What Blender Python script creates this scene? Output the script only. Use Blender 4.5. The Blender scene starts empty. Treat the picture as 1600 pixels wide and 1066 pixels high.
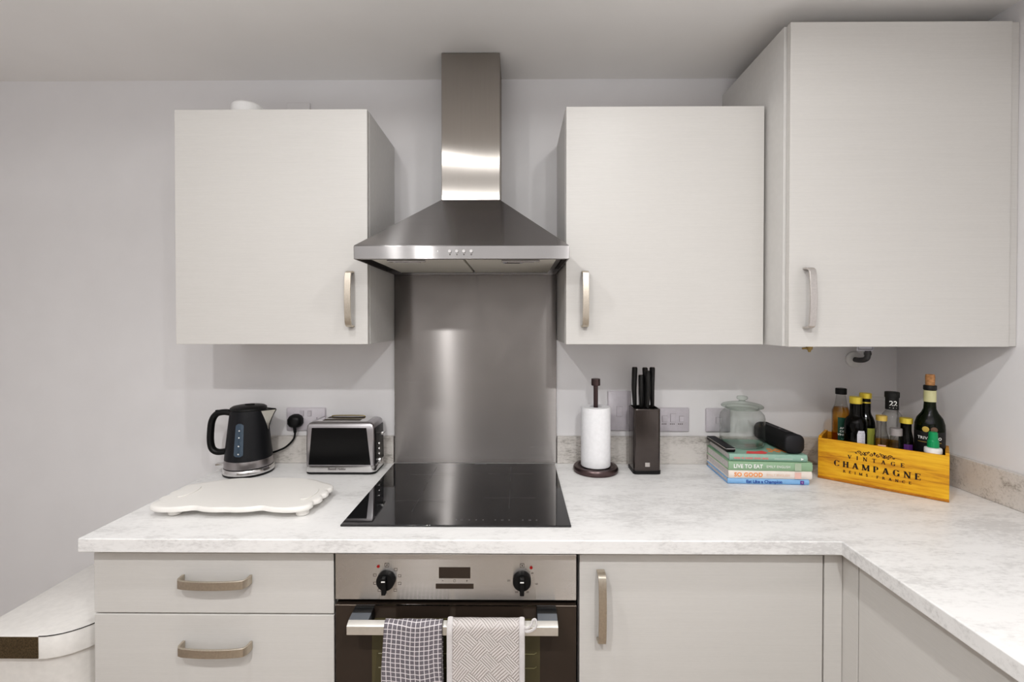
import bpy, bmesh, math, random
from math import pi, sin, cos, radians as R
from mathutils import Vector, Matrix
random.seed(4)
scn = bpy.context.scene
COL = scn.collection

# ------------------------------------------------------------------ node helpers
class NT:
    def __init__(s, name):
        s.m = bpy.data.materials.new(name); s.m.use_nodes = True
        s.t = s.m.node_tree; s.t.nodes.clear()
        s.out = s.t.nodes.new('ShaderNodeOutputMaterial')
    def n(s, typ, **kw):
        nd = s.t.nodes.new(typ)
        for k, v in kw.items():
            if k.startswith('_'): setattr(nd, k[1:], v)
        return nd
    def link(s, a, b): s.t.links.new(a, b)
    def setin(s, nd, key, v):
        if hasattr(v, 'is_output') or isinstance(v, bpy.types.NodeSocket): s.link(v, nd.inputs[key])
        else: nd.inputs[key].default_value = v
    def math(s, op, a, b=None, c=None):
        nd = s.n('ShaderNodeMath', _operation=op)
        s.setin(nd, 0, a)
        if b is not None: s.setin(nd, 1, b)
        if c is not None: s.setin(nd, 2, c)
        return nd.outputs[0]
    def noise(s, scale, vec=None, detail=3, rough=.5, stretch=None, coord='Object'):
        if vec is None:
            tc = s.n('ShaderNodeTexCoord'); vec = tc.outputs[coord]
        if stretch:
            mp = s.n('ShaderNodeMapping'); mp.inputs['Scale'].default_value = stretch
            s.link(vec, mp.inputs[0]); vec = mp.outputs[0]
        nd = s.n('ShaderNodeTexNoise'); nd.inputs['Scale'].default_value = scale
        nd.inputs['Detail'].default_value = detail; nd.inputs['Roughness'].default_value = rough
        s.link(vec, nd.inputs['Vector']); return nd.outputs['Fac']
    def ramp(s, fac, stops):
        nd = s.n('ShaderNodeValToRGB'); e = nd.color_ramp.elements
        while len(e) < len(stops): e.new(.5)
        for el, (p, c) in zip(e, stops): el.position = p; el.color = (*c, 1)
        s.link(fac, nd.inputs[0]); return nd.outputs[0]
    def mix(s, fac, a, b):
        nd = s.n('ShaderNodeMix', _data_type='RGBA')
        s.setin(nd, 0, fac)
        for i, v in ((6, a), (7, b)):
            if isinstance(v, tuple): nd.inputs[i].default_value = (*v[:3], 1)
            else: s.link(v, nd.inputs[i])
        return nd.outputs[2]
    def bump(s, h, strength=.2, dist=.001):
        nd = s.n('ShaderNodeBump'); nd.inputs['Strength'].default_value = strength
        nd.inputs['Distance'].default_value = dist; s.link(h, nd.inputs['Height']); return nd.outputs[0]
    def principled(s, color=(.8, .8, .8), rough=.5, metal=0, normal=None, **kw):
        p = s.n('ShaderNodeBsdfPrincipled')
        if isinstance(color, tuple): p.inputs['Base Color'].default_value = (*color[:3], 1)
        else: s.link(color, p.inputs['Base Color'])
        s.setin(p, 'Roughness', rough); p.inputs['Metallic'].default_value = metal
        if normal is not None: s.link(normal, p.inputs['Normal'])
        for k, v in kw.items():
            s.setin(p, k.replace('_', ' '), v)
        s.link(p.outputs[0], s.out.inputs[0]); return p

def plain(name, color, rough=.5, metal=0, var=.04, scale=60, bump=0, **kw):
    t = NT(name)
    f = t.noise(scale)
    lo = tuple(max(0, c*(1-var)) for c in color); hi = tuple(min(1, c*(1+var)) for c in color)
    c = t.ramp(f, [(.3, lo), (.7, hi)])
    nrm = t.bump(f, bump, .001) if bump else None
    t.principled(c, rough, metal, nrm, **kw); return t.m

def steel(name, color, rough, aniso, rot, grain, axis='Z', smudge=.0):
    t = NT(name)
    f = t.noise(1.0, stretch=grain, detail=4, rough=.6)
    c = t.ramp(f, [(.25, tuple(x*.95 for x in color)), (.75, tuple(min(1, x*1.04) for x in color))])
    rg = t.math('MULTIPLY_ADD', f, .04, rough-.02)
    if smudge:
        g = t.noise(9, detail=2, rough=.5)
        rg = t.math('MULTIPLY_ADD', g, smudge, rg)
        c = t.mix(t.math('MULTIPLY', t.math('POWER', g, 2.0), .35), c, tuple(x*.6 for x in color))
    tg = t.n('ShaderNodeTangent', _direction_type='UV_MAP', _uv_map='grain')
    p = t.n('ShaderNodeBsdfAnisotropic', _distribution='GGX')
    t.link(c, p.inputs['Color']); t.link(rg, p.inputs['Roughness'])
    p.inputs['Anisotropy'].default_value = aniso; p.inputs['Rotation'].default_value = rot
    t.link(tg.outputs[0], p.inputs['Tangent']); t.link(p.outputs[0], t.out.inputs[0]); return t.m

def thin_glass(name, tint, ior=1.45, boost=1.0, rough=.02):
    t = NT(name)
    tr = t.n('ShaderNodeBsdfTransparent')
    lw = t.n('ShaderNodeLayerWeight'); lw.inputs['Blend'].default_value = .5
    fc = lw.outputs['Facing']
    edge = t.mix(t.math('POWER', fc, 3.0), tint, tuple(x*x*.62 for x in tint))
    t.link(edge, tr.inputs[0])
    gl = t.n('ShaderNodeBsdfGlossy'); gl.inputs['Roughness'].default_value = rough
    f0 = ((ior-1)/(ior+1))**2*boost
    fres = t.math('MULTIPLY_ADD', t.math('POWER', fc, 5.0), (1-f0)*.8, f0)
    wob = t.noise(30); nb = t.bump(wob, .05, .001)
    t.link(nb, gl.inputs['Normal'])
    mx = t.n('ShaderNodeMixShader')
    t.link(fres, mx.inputs[0])
    t.link(tr.outputs[0], mx.inputs[1]); t.link(gl.outputs[0], mx.inputs[2])
    t.link(mx.outputs[0], t.out.inputs[0]); return t.m

# ------------------------------------------------------------------ materials
M = {}
M['wall'] = plain('wall_paint', (.765, .755, .765), .75, var=.015, scale=8, bump=.03)
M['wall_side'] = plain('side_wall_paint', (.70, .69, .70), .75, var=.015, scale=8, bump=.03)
M['wall_rear'] = plain('rear_wall_paint', (.36, .32, .285), .8, var=.02, scale=6)  # darkened so the steel reflects a dimmer room behind
M['ceiling'] = plain('ceiling_paint', (.84, .825, .81), .8, var=.01, scale=6)
t = NT('oak_floor')
f = t.noise(3, stretch=(1, 9, 1), detail=5)
t.principled(t.ramp(f, [(.3, (.24, .20, .165)), (.7, (.36, .31, .26))]), .45); M['floor'] = t.m
def cabinet_mat(name, c):
    t = NT(name)
    f = t.noise(1, stretch=(6, 6, 420), detail=3)
    g = t.noise(1, stretch=(60, 60, 900), detail=2)
    h = t.math('MULTIPLY', t.math('ADD', f, g), .5)
    col = t.ramp(h, [(.35, tuple(x*.965 for x in c)), (.65, tuple(min(1, x*1.02) for x in c))])
    t.principled(col, .42, 0, t.bump(h, .12, .0006)); return t.m
M['cab'] = cabinet_mat('cabinet_laminate', (.62, .605, .583))
M['carcass'] = plain('carcass_board', (.68, .66, .64), .5, var=.02)
M['panel'] = plain('end_panel_board', (.64, .63, .615), .45, var=.02)
def worktop_mat(name, base, dark, amt):
    t = NT(name)
    tc = t.n('ShaderNodeTexCoord')
    a = t.noise(1.0, vec=tc.outputs['Object'], stretch=(7, 22, 22), detail=8, rough=.72)
    b = t.noise(1.0, vec=tc.outputs['Object'], stretch=(2.2, 4.5, 4), detail=3)
    s = t.noise(1.0, vec=tc.outputs['Object'], stretch=(60, 170, 170), detail=4, rough=.7)
    v = t.math('MULTIPLY', t.math('ADD', a, t.math('MULTIPLY_ADD', b, .6, t.math('MULTIPLY', s, .75))), .5)
    c = t.ramp(v, [(.50, dark), (.56, tuple((x*2+y)/3 for x, y in zip(base, dark))), (.625, base), (.78, tuple(min(1, x*1.03) for x in base))])
    c = t.mix(amt, base, c)
    t.principled(c, .38, 0, t.bump(s, .05, .0005)); return t.m
M['worktop'] = worktop_mat('worktop_stone', (.83, .825, .82), (.42, .41, .405), .44)
M['upstand'] = worktop_mat('upstand_stone', (.62, .59, .56), (.34, .32, .30), 1.0)
M['toaster_chrome'] = plain('satin_chrome', (.47, .455, .47), .28, 1, var=.03)
M['steel_h'] = steel('brushed_steel_horizontal', (.50, .49, .485), .34, .60, 0, (5, 5, 900))
M['steel_hood'] = steel('brushed_steel_hood', (.38, .37, .37), .20, .76, 0, (5, 5, 900))
M['steel_v'] = steel('brushed_steel_chimney', (.42, .395, .37), .22, .74, .25, (900, 900, 6))
M['steel_splash'] = steel('splashback_steel', (.29, .275, .268), .23, .73, 0, (4, 4, 500), smudge=.05)
M['steel_oven'] = steel('oven_panel_steel', (.60, .58, .56), .26, .68, 0, (5, 5, 900))
M['filter'] = plain('filter_mesh_metal', (.78, .76, .70), .55, 0, var=.15, scale=500)  # pale non-metal tone paints in light bounced onto the hood underside
M['chrome'] = plain('polished_chrome', (.72, .71, .71), .14, 1, var=.02)
M['chrome_dark'] = plain('brushed_dark_chrome', (.40, .38, .385), .28, 1, var=.05)
M['handle'] = plain('brushed_nickel_warm', (.62, .56, .48), .40, 1, var=.06, scale=200)
M['handle_cool'] = plain('brushed_nickel_cool', (.60, .57, .55), .38, 1, var=.06, scale=200)
M['black_glass'] = plain('black_ceramic_glass', (.012, .012, .013), .035, var=.1, Coat_Weight=.3)
M['mark'] = plain('pale_print', (.22, .22, .23), .5)
M['hob_line'] = plain('hob_grey_print', (.085, .085, .088), .4)
M['oven_glass'] = plain('smoked_oven_glass', (.045, .034, .027), .10, var=.1, scale=4)
M['oven_window'] = plain('oven_window_glass', (.095, .085, .045), .12, var=.12, scale=5)
M['rack'] = plain('rack_wire', (.24, .225, .12), .3)
M['black'] = plain('black_plastic', (.009, .009, .0095), .42, Specular_IOR_Level=.35)
M['black_matt'] = plain('matt_black_metal', (.010, .0105, .013), .40, var=.12, scale=400, bump=.06, Specular_IOR_Level=.4)
M['black_gap'] = plain('dark_gap', (.006, .006, .006), .8)
M['grey_plastic'] = plain('slate_grey_plastic', (.10, .11, .125), .4)
M['plate'] = plain('lilac_white_switch_plastic', (.56, .53, .57), .35)
M['plate_line'] = plain('switch_shadow_line', (.33, .30, .33), .5)
M['white_plastic'] = plain('white_plastic', (.78, .775, .77), .35)
M['bin_white'] = plain('bin_white_lacquer', (.78, .76, .73), .35)
M['bronze'] = plain('bronze_strip', (.13, .10, .06), .45, .6, var=.35, scale=300)
M['board'] = plain('ivory_resin', (.83, .81, .775), .4, var=.006, scale=20)
M['paper'] = plain('kitchen_paper', (.86, .86, .88), .9, var=.03, scale=90, bump=.35)
M['dark_bronze'] = plain('dark_bronze_metal', (.115, .085, .085), .3, .85)
M['block'] = plain('gunmetal_gloss', (.10, .088, .084), .2, .75)
M['knife'] = plain('knife_black', (.014, .0135, .0135), .4)
M['pages'] = plain('book_pages', (.62, .58, .58), .9, var=.1, scale=200)
M['glass'] = thin_glass('clear_glass', (.975, .985, .978), boost=1.6)
M['glass_lid'] = thin_glass('green_tinged_glass', (.91, .945, .92), boost=1.5)
M['glass_bottle'] = thin_glass('clear_bottle_glass', (.88, .88, .87), boost=1.3)
M['glass_thin'] = thin_glass('fine_clear_glass', (.955, .955, .955), ior=1.2)
M['glass_dark'] = thin_glass('dark_olive_glass', (.12, .115, .075), boost=1.0)
M['glass_green'] = thin_glass('green_wine_glass', (.10, .16, .035), boost=1.0)
M['liquid_dark'] = plain('dark_liquid', (.008, .007, .005), .3)
M['liquid_green'] = plain('dark_green_liquid', (.010, .016, .006), .3)
M['vinegar'] = thin_glass('amber_liquid', (.95, .70, .30), boost=.4)
M['brownish'] = thin_glass('brownish_liquid', (.50, .36, .25), boost=.4)
M['gold_cap'] = plain('gold_cap', (.72, .56, .09), .32, .5)
M['tan_cap'] = plain('dull_gold_cap', (.62, .44, .12), .35, .4)
M['cork'] = plain('cork', (.42, .22, .10), .8, var=.25, scale=150, bump=.3)
M['label_black'] = plain('black_paper', (.012, .012, .012), .5)
M['label_white'] = plain('grey_white_paper', (.58, .58, .64), .6)
M['label_cream'] = plain('cream_paper', (.62, .60, .34), .55)
M['label_green'] = plain('dark_green_paper', (.010, .07, .045), .5)
M['label_lime'] = plain('lime_paper', (.42, .45, .10), .5)
M['label_purple'] = plain('purple_paper', (.10, .03, .16), .5)
M['gold_print'] = plain('gold_print', (.55, .40, .10), .4, .3)
M['brown_print'] = plain('brown_print', (.16, .10, .07), .4, .3)
M['green_cap'] = plain('green_plastic', (.005, .27, .10), .3)
M['lime_plastic'] = plain('lime_plastic', (.42, .62, .06), .4)
M['ink'] = plain('black_ink', (.02, .012, .006), .7)
M['white_ink'] = plain('white_ink', (.82, .82, .80), .6)
M['mint_ink'] = plain('mint_ink', (.35, .65, .50), .6)
M['red_ink'] = plain('red_ink', (.75, .10, .10), .6)
M['orange_ink'] = plain('orange_ink', (.85, .30, .08), .6)
M['peach_ink'] = plain('peach_ink', (.78, .55, .42), .6)
M['pink_ink'] = plain('pink_ink', (.72, .22, .22), .6)
M['navy_ink'] = plain('navy_ink', (.03, .07, .30), .6)
M['grey_ink'] = plain('grey_ink', (.16, .15, .15), .6)
M['book_blue'] = plain('blue_cover', (.22, .43, .72), .5)
M['book_cream'] = plain('cream_cover', (.78, .70, .64), .5)
M['book_green'] = plain('sage_green_cover', (.27, .42, .27), .5)
M['book_teal'] = plain('grey_green_cover', (.27, .43, .35), .5)
M['patch_green'] = plain('pale_sage_print', (.40, .48, .36), .5)
M['patch_pink'] = plain('pale_pink_print', (.78, .50, .44), .5)
M['purple_print'] = plain('violet_print', (.14, .05, .28), .5)
M['speaker'] = plain('black_speaker_fabric', (.007, .007, .008), .8, var=.5, scale=900, bump=.4)
M['speaker_end'] = plain('black_rubber', (.010, .010, .013), .55)
M['gauge'] = plain('gauge_plastic', (.06, .085, .115), .2)
M['spout_in'] = plain('spout_steel', (.62, .60, .55), .25, .9)
M['slot'] = plain('toaster_slot_dark', (.03, .022, .01), .5)
M['slot_rack'] = plain('toaster_rack_brass', (.33, .27, .13), .35, .8)
M['red'] = plain('red_lamp', (.30, .01, .01), .3)
M['pipe'] = plain('grey_pipe', (.13, .13, .135), .4, .5)
M['brass'] = plain('tarnished_brass', (.38, .28, .12), .5, .5)
M['skirt'] = plain('plinth_board', (.66, .64, .61), .5)
# crate wood
t = NT('yellow_stained_pine')
f = t.noise(1, stretch=(9, 90, 90), detail=6, rough=.65)
g = t.noise(1, stretch=(5, 12, 22), detail=3)
c = t.ramp(t.math('MULTIPLY_ADD', f, .6, t.math('MULTIPLY', g, .4)), [(.36, (.36, .125, .006)), (.48, (.68, .33, .012)), (.60, (.80, .45, .025))])
t.principled(c, .45, 0, t.bump(f, .3, .001)); M['crate'] = t.m
M['crate_edge'] = plain('burnt_orange_pine_edge', (.42, .16, .01), .5, var=.2, scale=40)
# towels (UV in metres)
def towel_uv(t):
    uv = t.n('ShaderNodeUVMap'); sp = t.n('ShaderNodeSeparateXYZ'); t.link(uv.outputs[0], sp.inputs[0]); return sp.outputs[0], sp.outputs[1]
t = NT('checked_cotton'); u, v = towel_uv(t)
cell = .0107
def lines(t, x, cell, w):
    fr = t.math('FRACT', t.math('DIVIDE', x, cell)); return t.math('LESS_THAN', fr, w)
ln = t.math('MAXIMUM', lines(t, u, cell, .17), lines(t, v, cell, .17))
fz = t.noise(700, detail=2)
dk = t.ramp(fz, [(.3, (.105, .095, .11)), (.7, (.20, .185, .205))])
t.principled(t.mix(ln, dk, (.66, .62, .64)), .95, 0, t.bump(t.math('ADD', ln, fz), .5, .0012)); M['check'] = t.m
t = NT('quilted_cotton'); u, v = towel_uv(t)
a = t.math('ADD', u, v); b = t.math('SUBTRACT', u, v); D = .046
par = t.math('MODULO', t.math('ABSOLUTE', t.math('ADD', t.math('FLOOR', t.math('DIVIDE', a, D)), t.math('FLOOR', t.math('DIVIDE', b, D)))), 2)
sel = t.math('GREATER_THAN', par, .5)
sa = t.math('ABSOLUTE', t.math('SINE', t.math('MULTIPLY', a, pi/.0078)))
sb = t.math('ABSOLUTE', t.math('SINE', t.math('MULTIPLY', b, pi/.0078)))
h = t.math('ADD', t.math('MULTIPLY', sel, sa), t.math('MULTIPLY', t.math('SUBTRACT', 1, sel), sb))
h = t.math('POWER', h, .5)
fz = t.noise(500, detail=3)
c = t.ramp(h, [(.15, (.22, .17, .15)), (.62, (.60, .56, .545))])  # groove shade painted into the colour, following the bump height
t.principled(c, .95, 0, t.bump(t.math('MULTIPLY_ADD', fz, .25, h), .8, .0022)); M['quilt'] = t.m
M['towel_edge'] = plain('towel_binding', (.60, .575, .575), .95, var=.05, scale=300, bump=.3)

# ------------------------------------------------------------------ mesh helpers
class MB:
    def __init__(s): s.b = bmesh.new(); s.uvs = None
    def box(s, x0, x1, y0, y1, z0, z1, mat=None):
        vs = [Vector((x, y, z)) for x in (x0, x1) for y in (y0, y1) for z in (z0, z1)]
        if mat is not None: vs = [mat @ q for q in vs]
        v = [s.b.verts.new(q) for q in vs]
        for f in ((0, 1, 3, 2), (4, 6, 7, 5), (0, 4, 5, 1), (2, 3, 7, 6), (0, 2, 6, 4), (1, 5, 7, 3)):
            s.b.faces.new([v[i] for i in f])
        return s
    def rings(s, rings, closed=True, cap=True, capends=(True, True)):
        R_ = [[s.b.verts.new(Vector(p)) for p in r] for r in rings]
        n = len(R_[0])
        for a, b in zip(R_, R_[1:]):
            for i in range(n if closed else n-1):
                j = (i+1) % n
                s.b.faces.new((a[i], a[j], b[j], b[i]))
        if cap and closed:
            if capends[0]: s.b.faces.new(list(reversed(R_[0])))
            if capends[1]: s.b.faces.new(R_[-1])
        return s
    def lathe(s, prof, c=(0, 0), seg=40, caps=(True, True)):
        return s.rings([[(c[0]+r*cos(2*pi*i/seg), c[1]+r*sin(2*pi*i/seg), z) for i in range(seg)] for r, z in prof], capends=caps)
    def cyl(s, p0, p1, r0, r1=None, seg=24):
        r1 = r0 if r1 is None else r1
        p0, p1 = Vector(p0), Vector(p1); d = (p1-p0).normalized()
        a = d.orthogonal().normalized(); b = d.cross(a)
        return s.rings([[p+a*(r*cos(2*pi*i/seg))+b*(r*sin(2*pi*i/seg)) for i in range(seg)] for p, r in ((p0, r0), (p1, r1))])
    def tube(s, pts, r, seg=12, ry=None, up=None):
        pts = [Vector(p) for p in pts]; ry = ry or r
        rings = []; prev = None
        for i, p in enumerate(pts):
            d = (pts[min(i+1, len(pts)-1)]-pts[max(i-1, 0)]).normalized()
            if up is not None: a = Vector(up) - d*Vector(up).dot(d); a.normalize()
            else:
                a = d.orthogonal().normalized() if prev is None else (prev - d*prev.dot(d)).normalized()
            prev = a; b = d.cross(a)
            rr = r[i] if isinstance(r, (list, tuple)) else r
            r2 = ry[i] if isinstance(ry, (list, tuple)) else ry
            rings.append([p+a*(rr*cos(2*pi*k/seg))+b*(r2*sin(2*pi*k/seg)) for k in range(seg)])
        return s.rings(rings)
    def strip(s, pts, w, th, up):
        """rectangular bar swept along pts, width along 'up'"""
        pts = [Vector(p) for p in pts]; up = Vector(up); rings = []
        for i, p in enumerate(pts):
            d = (pts[min(i+1, len(pts)-1)]-pts[max(i-1, 0)]).normalized()
            nrm = d.cross(up).normalized()
            ww = w[i] if isinstance(w, list) else w
            rings.append([p+up*ww/2+nrm*th/2, p-up*ww/2+nrm*th/2, p-up*ww/2-nrm*th/2, p+up*ww/2-nrm*th/2])
        return s.rings(rings)
    def prism(s, poly, z0, z1, mat=None):
        r = [[Vector((x, y, z)) for x, y in poly] for z in (z0, z1)]
        if mat is not None: r = [[mat @ q for q in a] for a in r]
        return s.rings(r)
    def quad(s, *p):
        s.b.faces.new([s.b.verts.new(Vector(q)) for q in p]); return s
    def build(s, name, mat, parent=None, bevel=0, seg=2, angle=35, loc=None, rot=None):
        bmesh.ops.recalc_face_normals(s.b, faces=s.b.faces)
        uvl = s.b.loops.layers.uv.new('grain'); s.b.normal_update()
        for f in s.b.faces:
            n = f.normal; hx = Vector((0, 0, 1)).cross(n)
            hx = hx.normalized() if hx.length > .02 else Vector((1, 0, 0))
            hy = n.cross(hx)
            for lp in f.loops: lp[uvl].uv = (lp.vert.co.dot(hx), lp.vert.co.dot(hy))
        me = bpy.data.meshes.new(name); s.b.to_mesh(me); s.b.free()
        me.materials.append(M[mat] if isinstance(mat, str) else mat)
        for p in me.polygons: p.use_smooth = True
        me.set_sharp_from_angle(angle=R(angle))
        o = bpy.data.objects.new(name, me); COL.objects.link(o)
        if parent: o.parent = parent
        if loc: o.location = loc
        if rot: o.rotation_euler = rot
        if bevel:
            m = o.modifiers.new('Bevel', 'BEVEL'); m.width = bevel; m.segments = seg
            m.limit_method = 'ANGLE'; m.angle_limit = R(40); m.harden_normals = True
        return o

def tag(o, label=None, cat=None, group=None, kind=None):
    if label: o['label'] = label
    if cat: o['category'] = cat
    if group: o['group'] = group
    if kind: o['kind'] = kind
    return o
def thing(name, label, cat, loc=(0, 0, 0), rz=0, group=None):
    o = bpy.data.objects.new(name, None); COL.objects.link(o)
    o.location = loc; o.rotation_euler = (0, 0, rz); o.empty_display_size = .05
    return tag(o, label, cat, group)
def rrect(hx, hy, r, z, n=6, c=(0, 0)):
    r = min(r, hx*.999, hy*.999); pts = []
    for sx, sy, a0 in ((1, 1, 0), (-1, 1, 90), (-1, -1, 180), (1, -1, 270)):
        for k in range(n+1):
            a = R(a0+90*k/n); pts.append((c[0]+sx*(hx-r)+r*cos(a), c[1]+sy*(hy-r)+r*sin(a), z))
    return pts
def lettering(body, size, mat, parent, loc, rot=(pi/2, 0, 0), align='CENTER', bold=0, ext=.0002, bend=None, space=1, sx=1, name='lettering'):
    cu = bpy.data.curves.new('tmp', 'FONT'); cu.body = body; cu.size = size; cu.align_x = align; cu.align_y = 'CENTER'
    cu.extrude = ext; cu.offset = bold; cu.space_character = space; cu.resolution_u = 3
    ob = bpy.data.objects.new('tmp', cu); COL.objects.link(ob)
    dg = bpy.context.evaluated_depsgraph_get()
    me = bpy.data.meshes.new_from_object(ob.evaluated_get(dg))
    bpy.data.objects.remove(ob)
    for v in me.vertices: v.co.x *= sx
    if bend:
        for v in me.vertices:
            a = v.co.x/bend; rr = bend+v.co.z; v.co = Vector((rr*sin(a), -rr*cos(a), v.co.y))
        rot = (0, 0, 0)
    me.materials.clear(); me.materials.append(M[mat]); me.name = name
    o = bpy.data.objects.new(name, me); COL.objects.link(o); o.parent = parent; o.location = loc; o.rotation_euler = rot
    return o
# serif lettering drawn from strokes --------------------------------------------
def serif_text(body, h, mb, x, z, track, thick=.17, y=0, hair=1.0):
    """adds flat serif capitals in the x-z plane (facing -y); returns end x"""
    T, t_ = thick, thick*.42*hair
    def bar(x0, z0, x1, z1, w):     # stroke cut horizontally
        return [(x0-w/2, z0), (x0+w/2, z0), (x1+w/2, z1), (x1-w/2, z1)]
    def hbar(x0, x1, zc, w): return [(x0, zc-w/2), (x1, zc-w/2), (x1, zc+w/2), (x0, zc+w/2)]
    def ser(xc, zc, w=.34):
        zz = zc+(.03 if zc < .5 else -.03); return hbar(xc-w/2, xc+w/2, zz, .06*hair)
    def arc(cx, cz, rx, rz, a0, a1, wt, wn, n=12):
        out = []
        for k in range(n):
            q = []
            for a in (a0+(a1-a0)*k/n, a0+(a1-a0)*(k+1)/n):
                w = wn+(wt-wn)*abs(cos(R(a)))**1.5
                q.append(((cx+(rx)*cos(R(a)), cz+rz*sin(R(a))), (cx+(rx-w)*cos(R(a)), cz+(rz-w*.8)*sin(R(a)))))
            out.append([q[0][0], q[1][0], q[1][1], q[0][1]])
        return out
    def sline(pts, w):
        out = []
        for (a, b), (c, d) in zip(pts, pts[1:]):
            L = math.hypot(c-a, d-b); nx, ny = -(d-b)/L*w/2, (c-a)/L*w/2; ex, ey = (c-a)/L*.03, (d-b)/L*.03
            out.append([(a-ex+nx, b-ey+ny), (a-ex-nx, b-ey-ny), (c+ex-nx, d+ey-ny), (c+ex+nx, d+ey+ny)])
        return out
    G = {
     'I': (.36, [bar(.18, 0, .18, 1, T), ser(.18, 0), ser(.18, 1)]),
     'H': (.86, [bar(.18, 0, .18, 1, T), bar(.68, 0, .68, 1, T), hbar(.18, .68, .52, t_), ser(.18, 0), ser(.18, 1), ser(.68, 0), ser(.68, 1)]),
     'N': (.90, [bar(.16, 0, .16, 1, t_), bar(.76, 0, .76, 1, t_), bar(.74, 0, .14, 1, T*1.15), ser(.16, 0), ser(.12, 1, .26), ser(.76, 1)]),
     'M': (1.06, [bar(.15, 0, .15, 1, t_), bar(.90, 0, .90, 1, T), bar(.52, .05, .17, 1, T*1.1), bar(.52, .05, .88, 1, t_), ser(.15, 0), ser(.90, 0), ser(.14, 1, .24), ser(.93, 1, .26)]),
     'V': (.84, [bar(.42, 0, .14, 1, T*1.1), bar(.42, 0, .72, 1, t_), ser(.14, 1), ser(.72, 1, .28)]),
     'A': (.86, [bar(.12, 0, .42, 1, t_), bar(.72, 0, .43, 1, T*1.1), hbar(.22, .62, .34, t_), ser(.12, 0, .28), ser(.73, 0)]),
     'T': (.80, [bar(.40, 0, .40, 1, T), hbar(.04, .76, .965, .07*hair), bar(.07, .74, .055, 1, .06*hair), bar(.73, .74, .745, 1, .06*hair), ser(.40, 0)]),
     'E': (.76, [bar(.18, 0, .18, 1, T), hbar(.03, .66, .965, .07*hair), hbar(.03, .70, .035, .07*hair), hbar(.18, .50, .52, .07*hair), bar(.65, .76, .67, 1, .06*hair), bar(.70, 0, .67, .26, .06*hair), bar(.50, .40, .50, .64, .05*hair)]),
     'F': (.70, [bar(.18, 0, .18, 1, T), hbar(.03, .64, .965, .07*hair), hbar(.18, .48, .50, .07*hair), bar(.63, .74, .65, 1, .06*hair), bar(.48, .38, .48, .62, .05*hair), ser(.18, 0)]),
     'P': (.74, [bar(.18, 0, .18, 1, T), ser(.18, 0), ser(.16, 1, .28), hbar(.18, .42, .965, .07*hair), hbar(.18, .42, .46, .07*hair)]+arc(.40, .7125, .30, .2875, -90, 90, T, .07*hair)),
     'R': (.84, [bar(.18, 0, .18, 1, T), ser(.18, 0), ser(.16, 1, .28), hbar(.18, .42, .965, .07*hair), hbar(.18, .42, .49, .07*hair), bar(.74, 0, .42, .5, T), ser(.76, 0, .18)]+arc(.40, .73, .28, .27, -90, 90, T, .07*hair)),
     'C': (.84, arc(.46, .5, .42, .52, 38, 322, T*1.1, .06*hair, 20)+[bar(.77, .68, .80, 1.0, .05*hair), bar(.79, .06, .76, .26, .05*hair)]),
     'G': (.92, arc(.46, .5, .42, .52, 38, 318, T*1.1, .06*hair, 20)+[bar(.77, .68, .80, 1.0, .05*hair), bar(.76, .04, .76, .42, T*.9), hbar(.60, .90, .43, .06*hair)]),
     'S': (.64, sline([(.54,.78),(.45,.92),(.30,.96),(.16,.90),(.11,.77),(.17,.65),(.32,.55),(.46,.44),(.54,.30),(.49,.13),(.34,.04),(.18,.07),(.08,.24)], T*.85)), 'S_': (.64, arc(.32, .75, .27, .27, 30, 270, T*.9, .09*hair, 14)+arc(.32, .25, .28, .27, -150, 90, T*.9, .09*hair, 14)+[bar(.54, .72, .56, .98, .05*hair), bar(.08, .02, .07, .28, .05*hair)]),
     '-': (.50, [hbar(.08, .42, .42, .09)]),
    }
    # widths first, for centring
    def wd(ch): return G['E' if ch == 'É' else ch][0]
    total = sum(wd(c) for c in body)*h + track*(len(body)-1)
    cx = x-total/2
    for ch in body:
        w, polys = G['E' if ch == 'É' else ch]
        if ch == 'É': polys = polys+[[(.30, 1.08), (.36, 1.08), (.52, 1.26), (.40, 1.26)]]
        for poly in polys:
            mb.quad(*[(cx+px*h, y, z+pz*h) for px, pz in poly])
        cx += w*h+track
    return total

# ------------------------------------------------------------------ room shell
XL, XR, YR, ZC, EYE = -2.6, 1.405, -4.2, 2.332, 1.432
def struct(name, mb, mat): o = mb.build(name, mat); o['kind'] = 'structure'; return o
struct('floor', MB().box(XL-.1, XR+.1, YR-.1, .1, -.1, 0), 'floor')
struct('ceiling', MB().box(XL-.1, XR+.1, YR-.1, .1, ZC, ZC+.1), 'ceiling')
struct('wall_back', MB().box(XL-.1, XR+.1, 0, .1, 0, ZC), 'wall')
struct('wall_right', MB().box(XR, XR+.1, YR, 0, 0, ZC), 'wall')
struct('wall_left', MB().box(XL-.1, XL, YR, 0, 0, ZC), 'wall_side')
struct('wall_front', MB().box(XL-.1, XR+.1, YR-.1, YR, 0, ZC), 'wall_rear')

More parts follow.
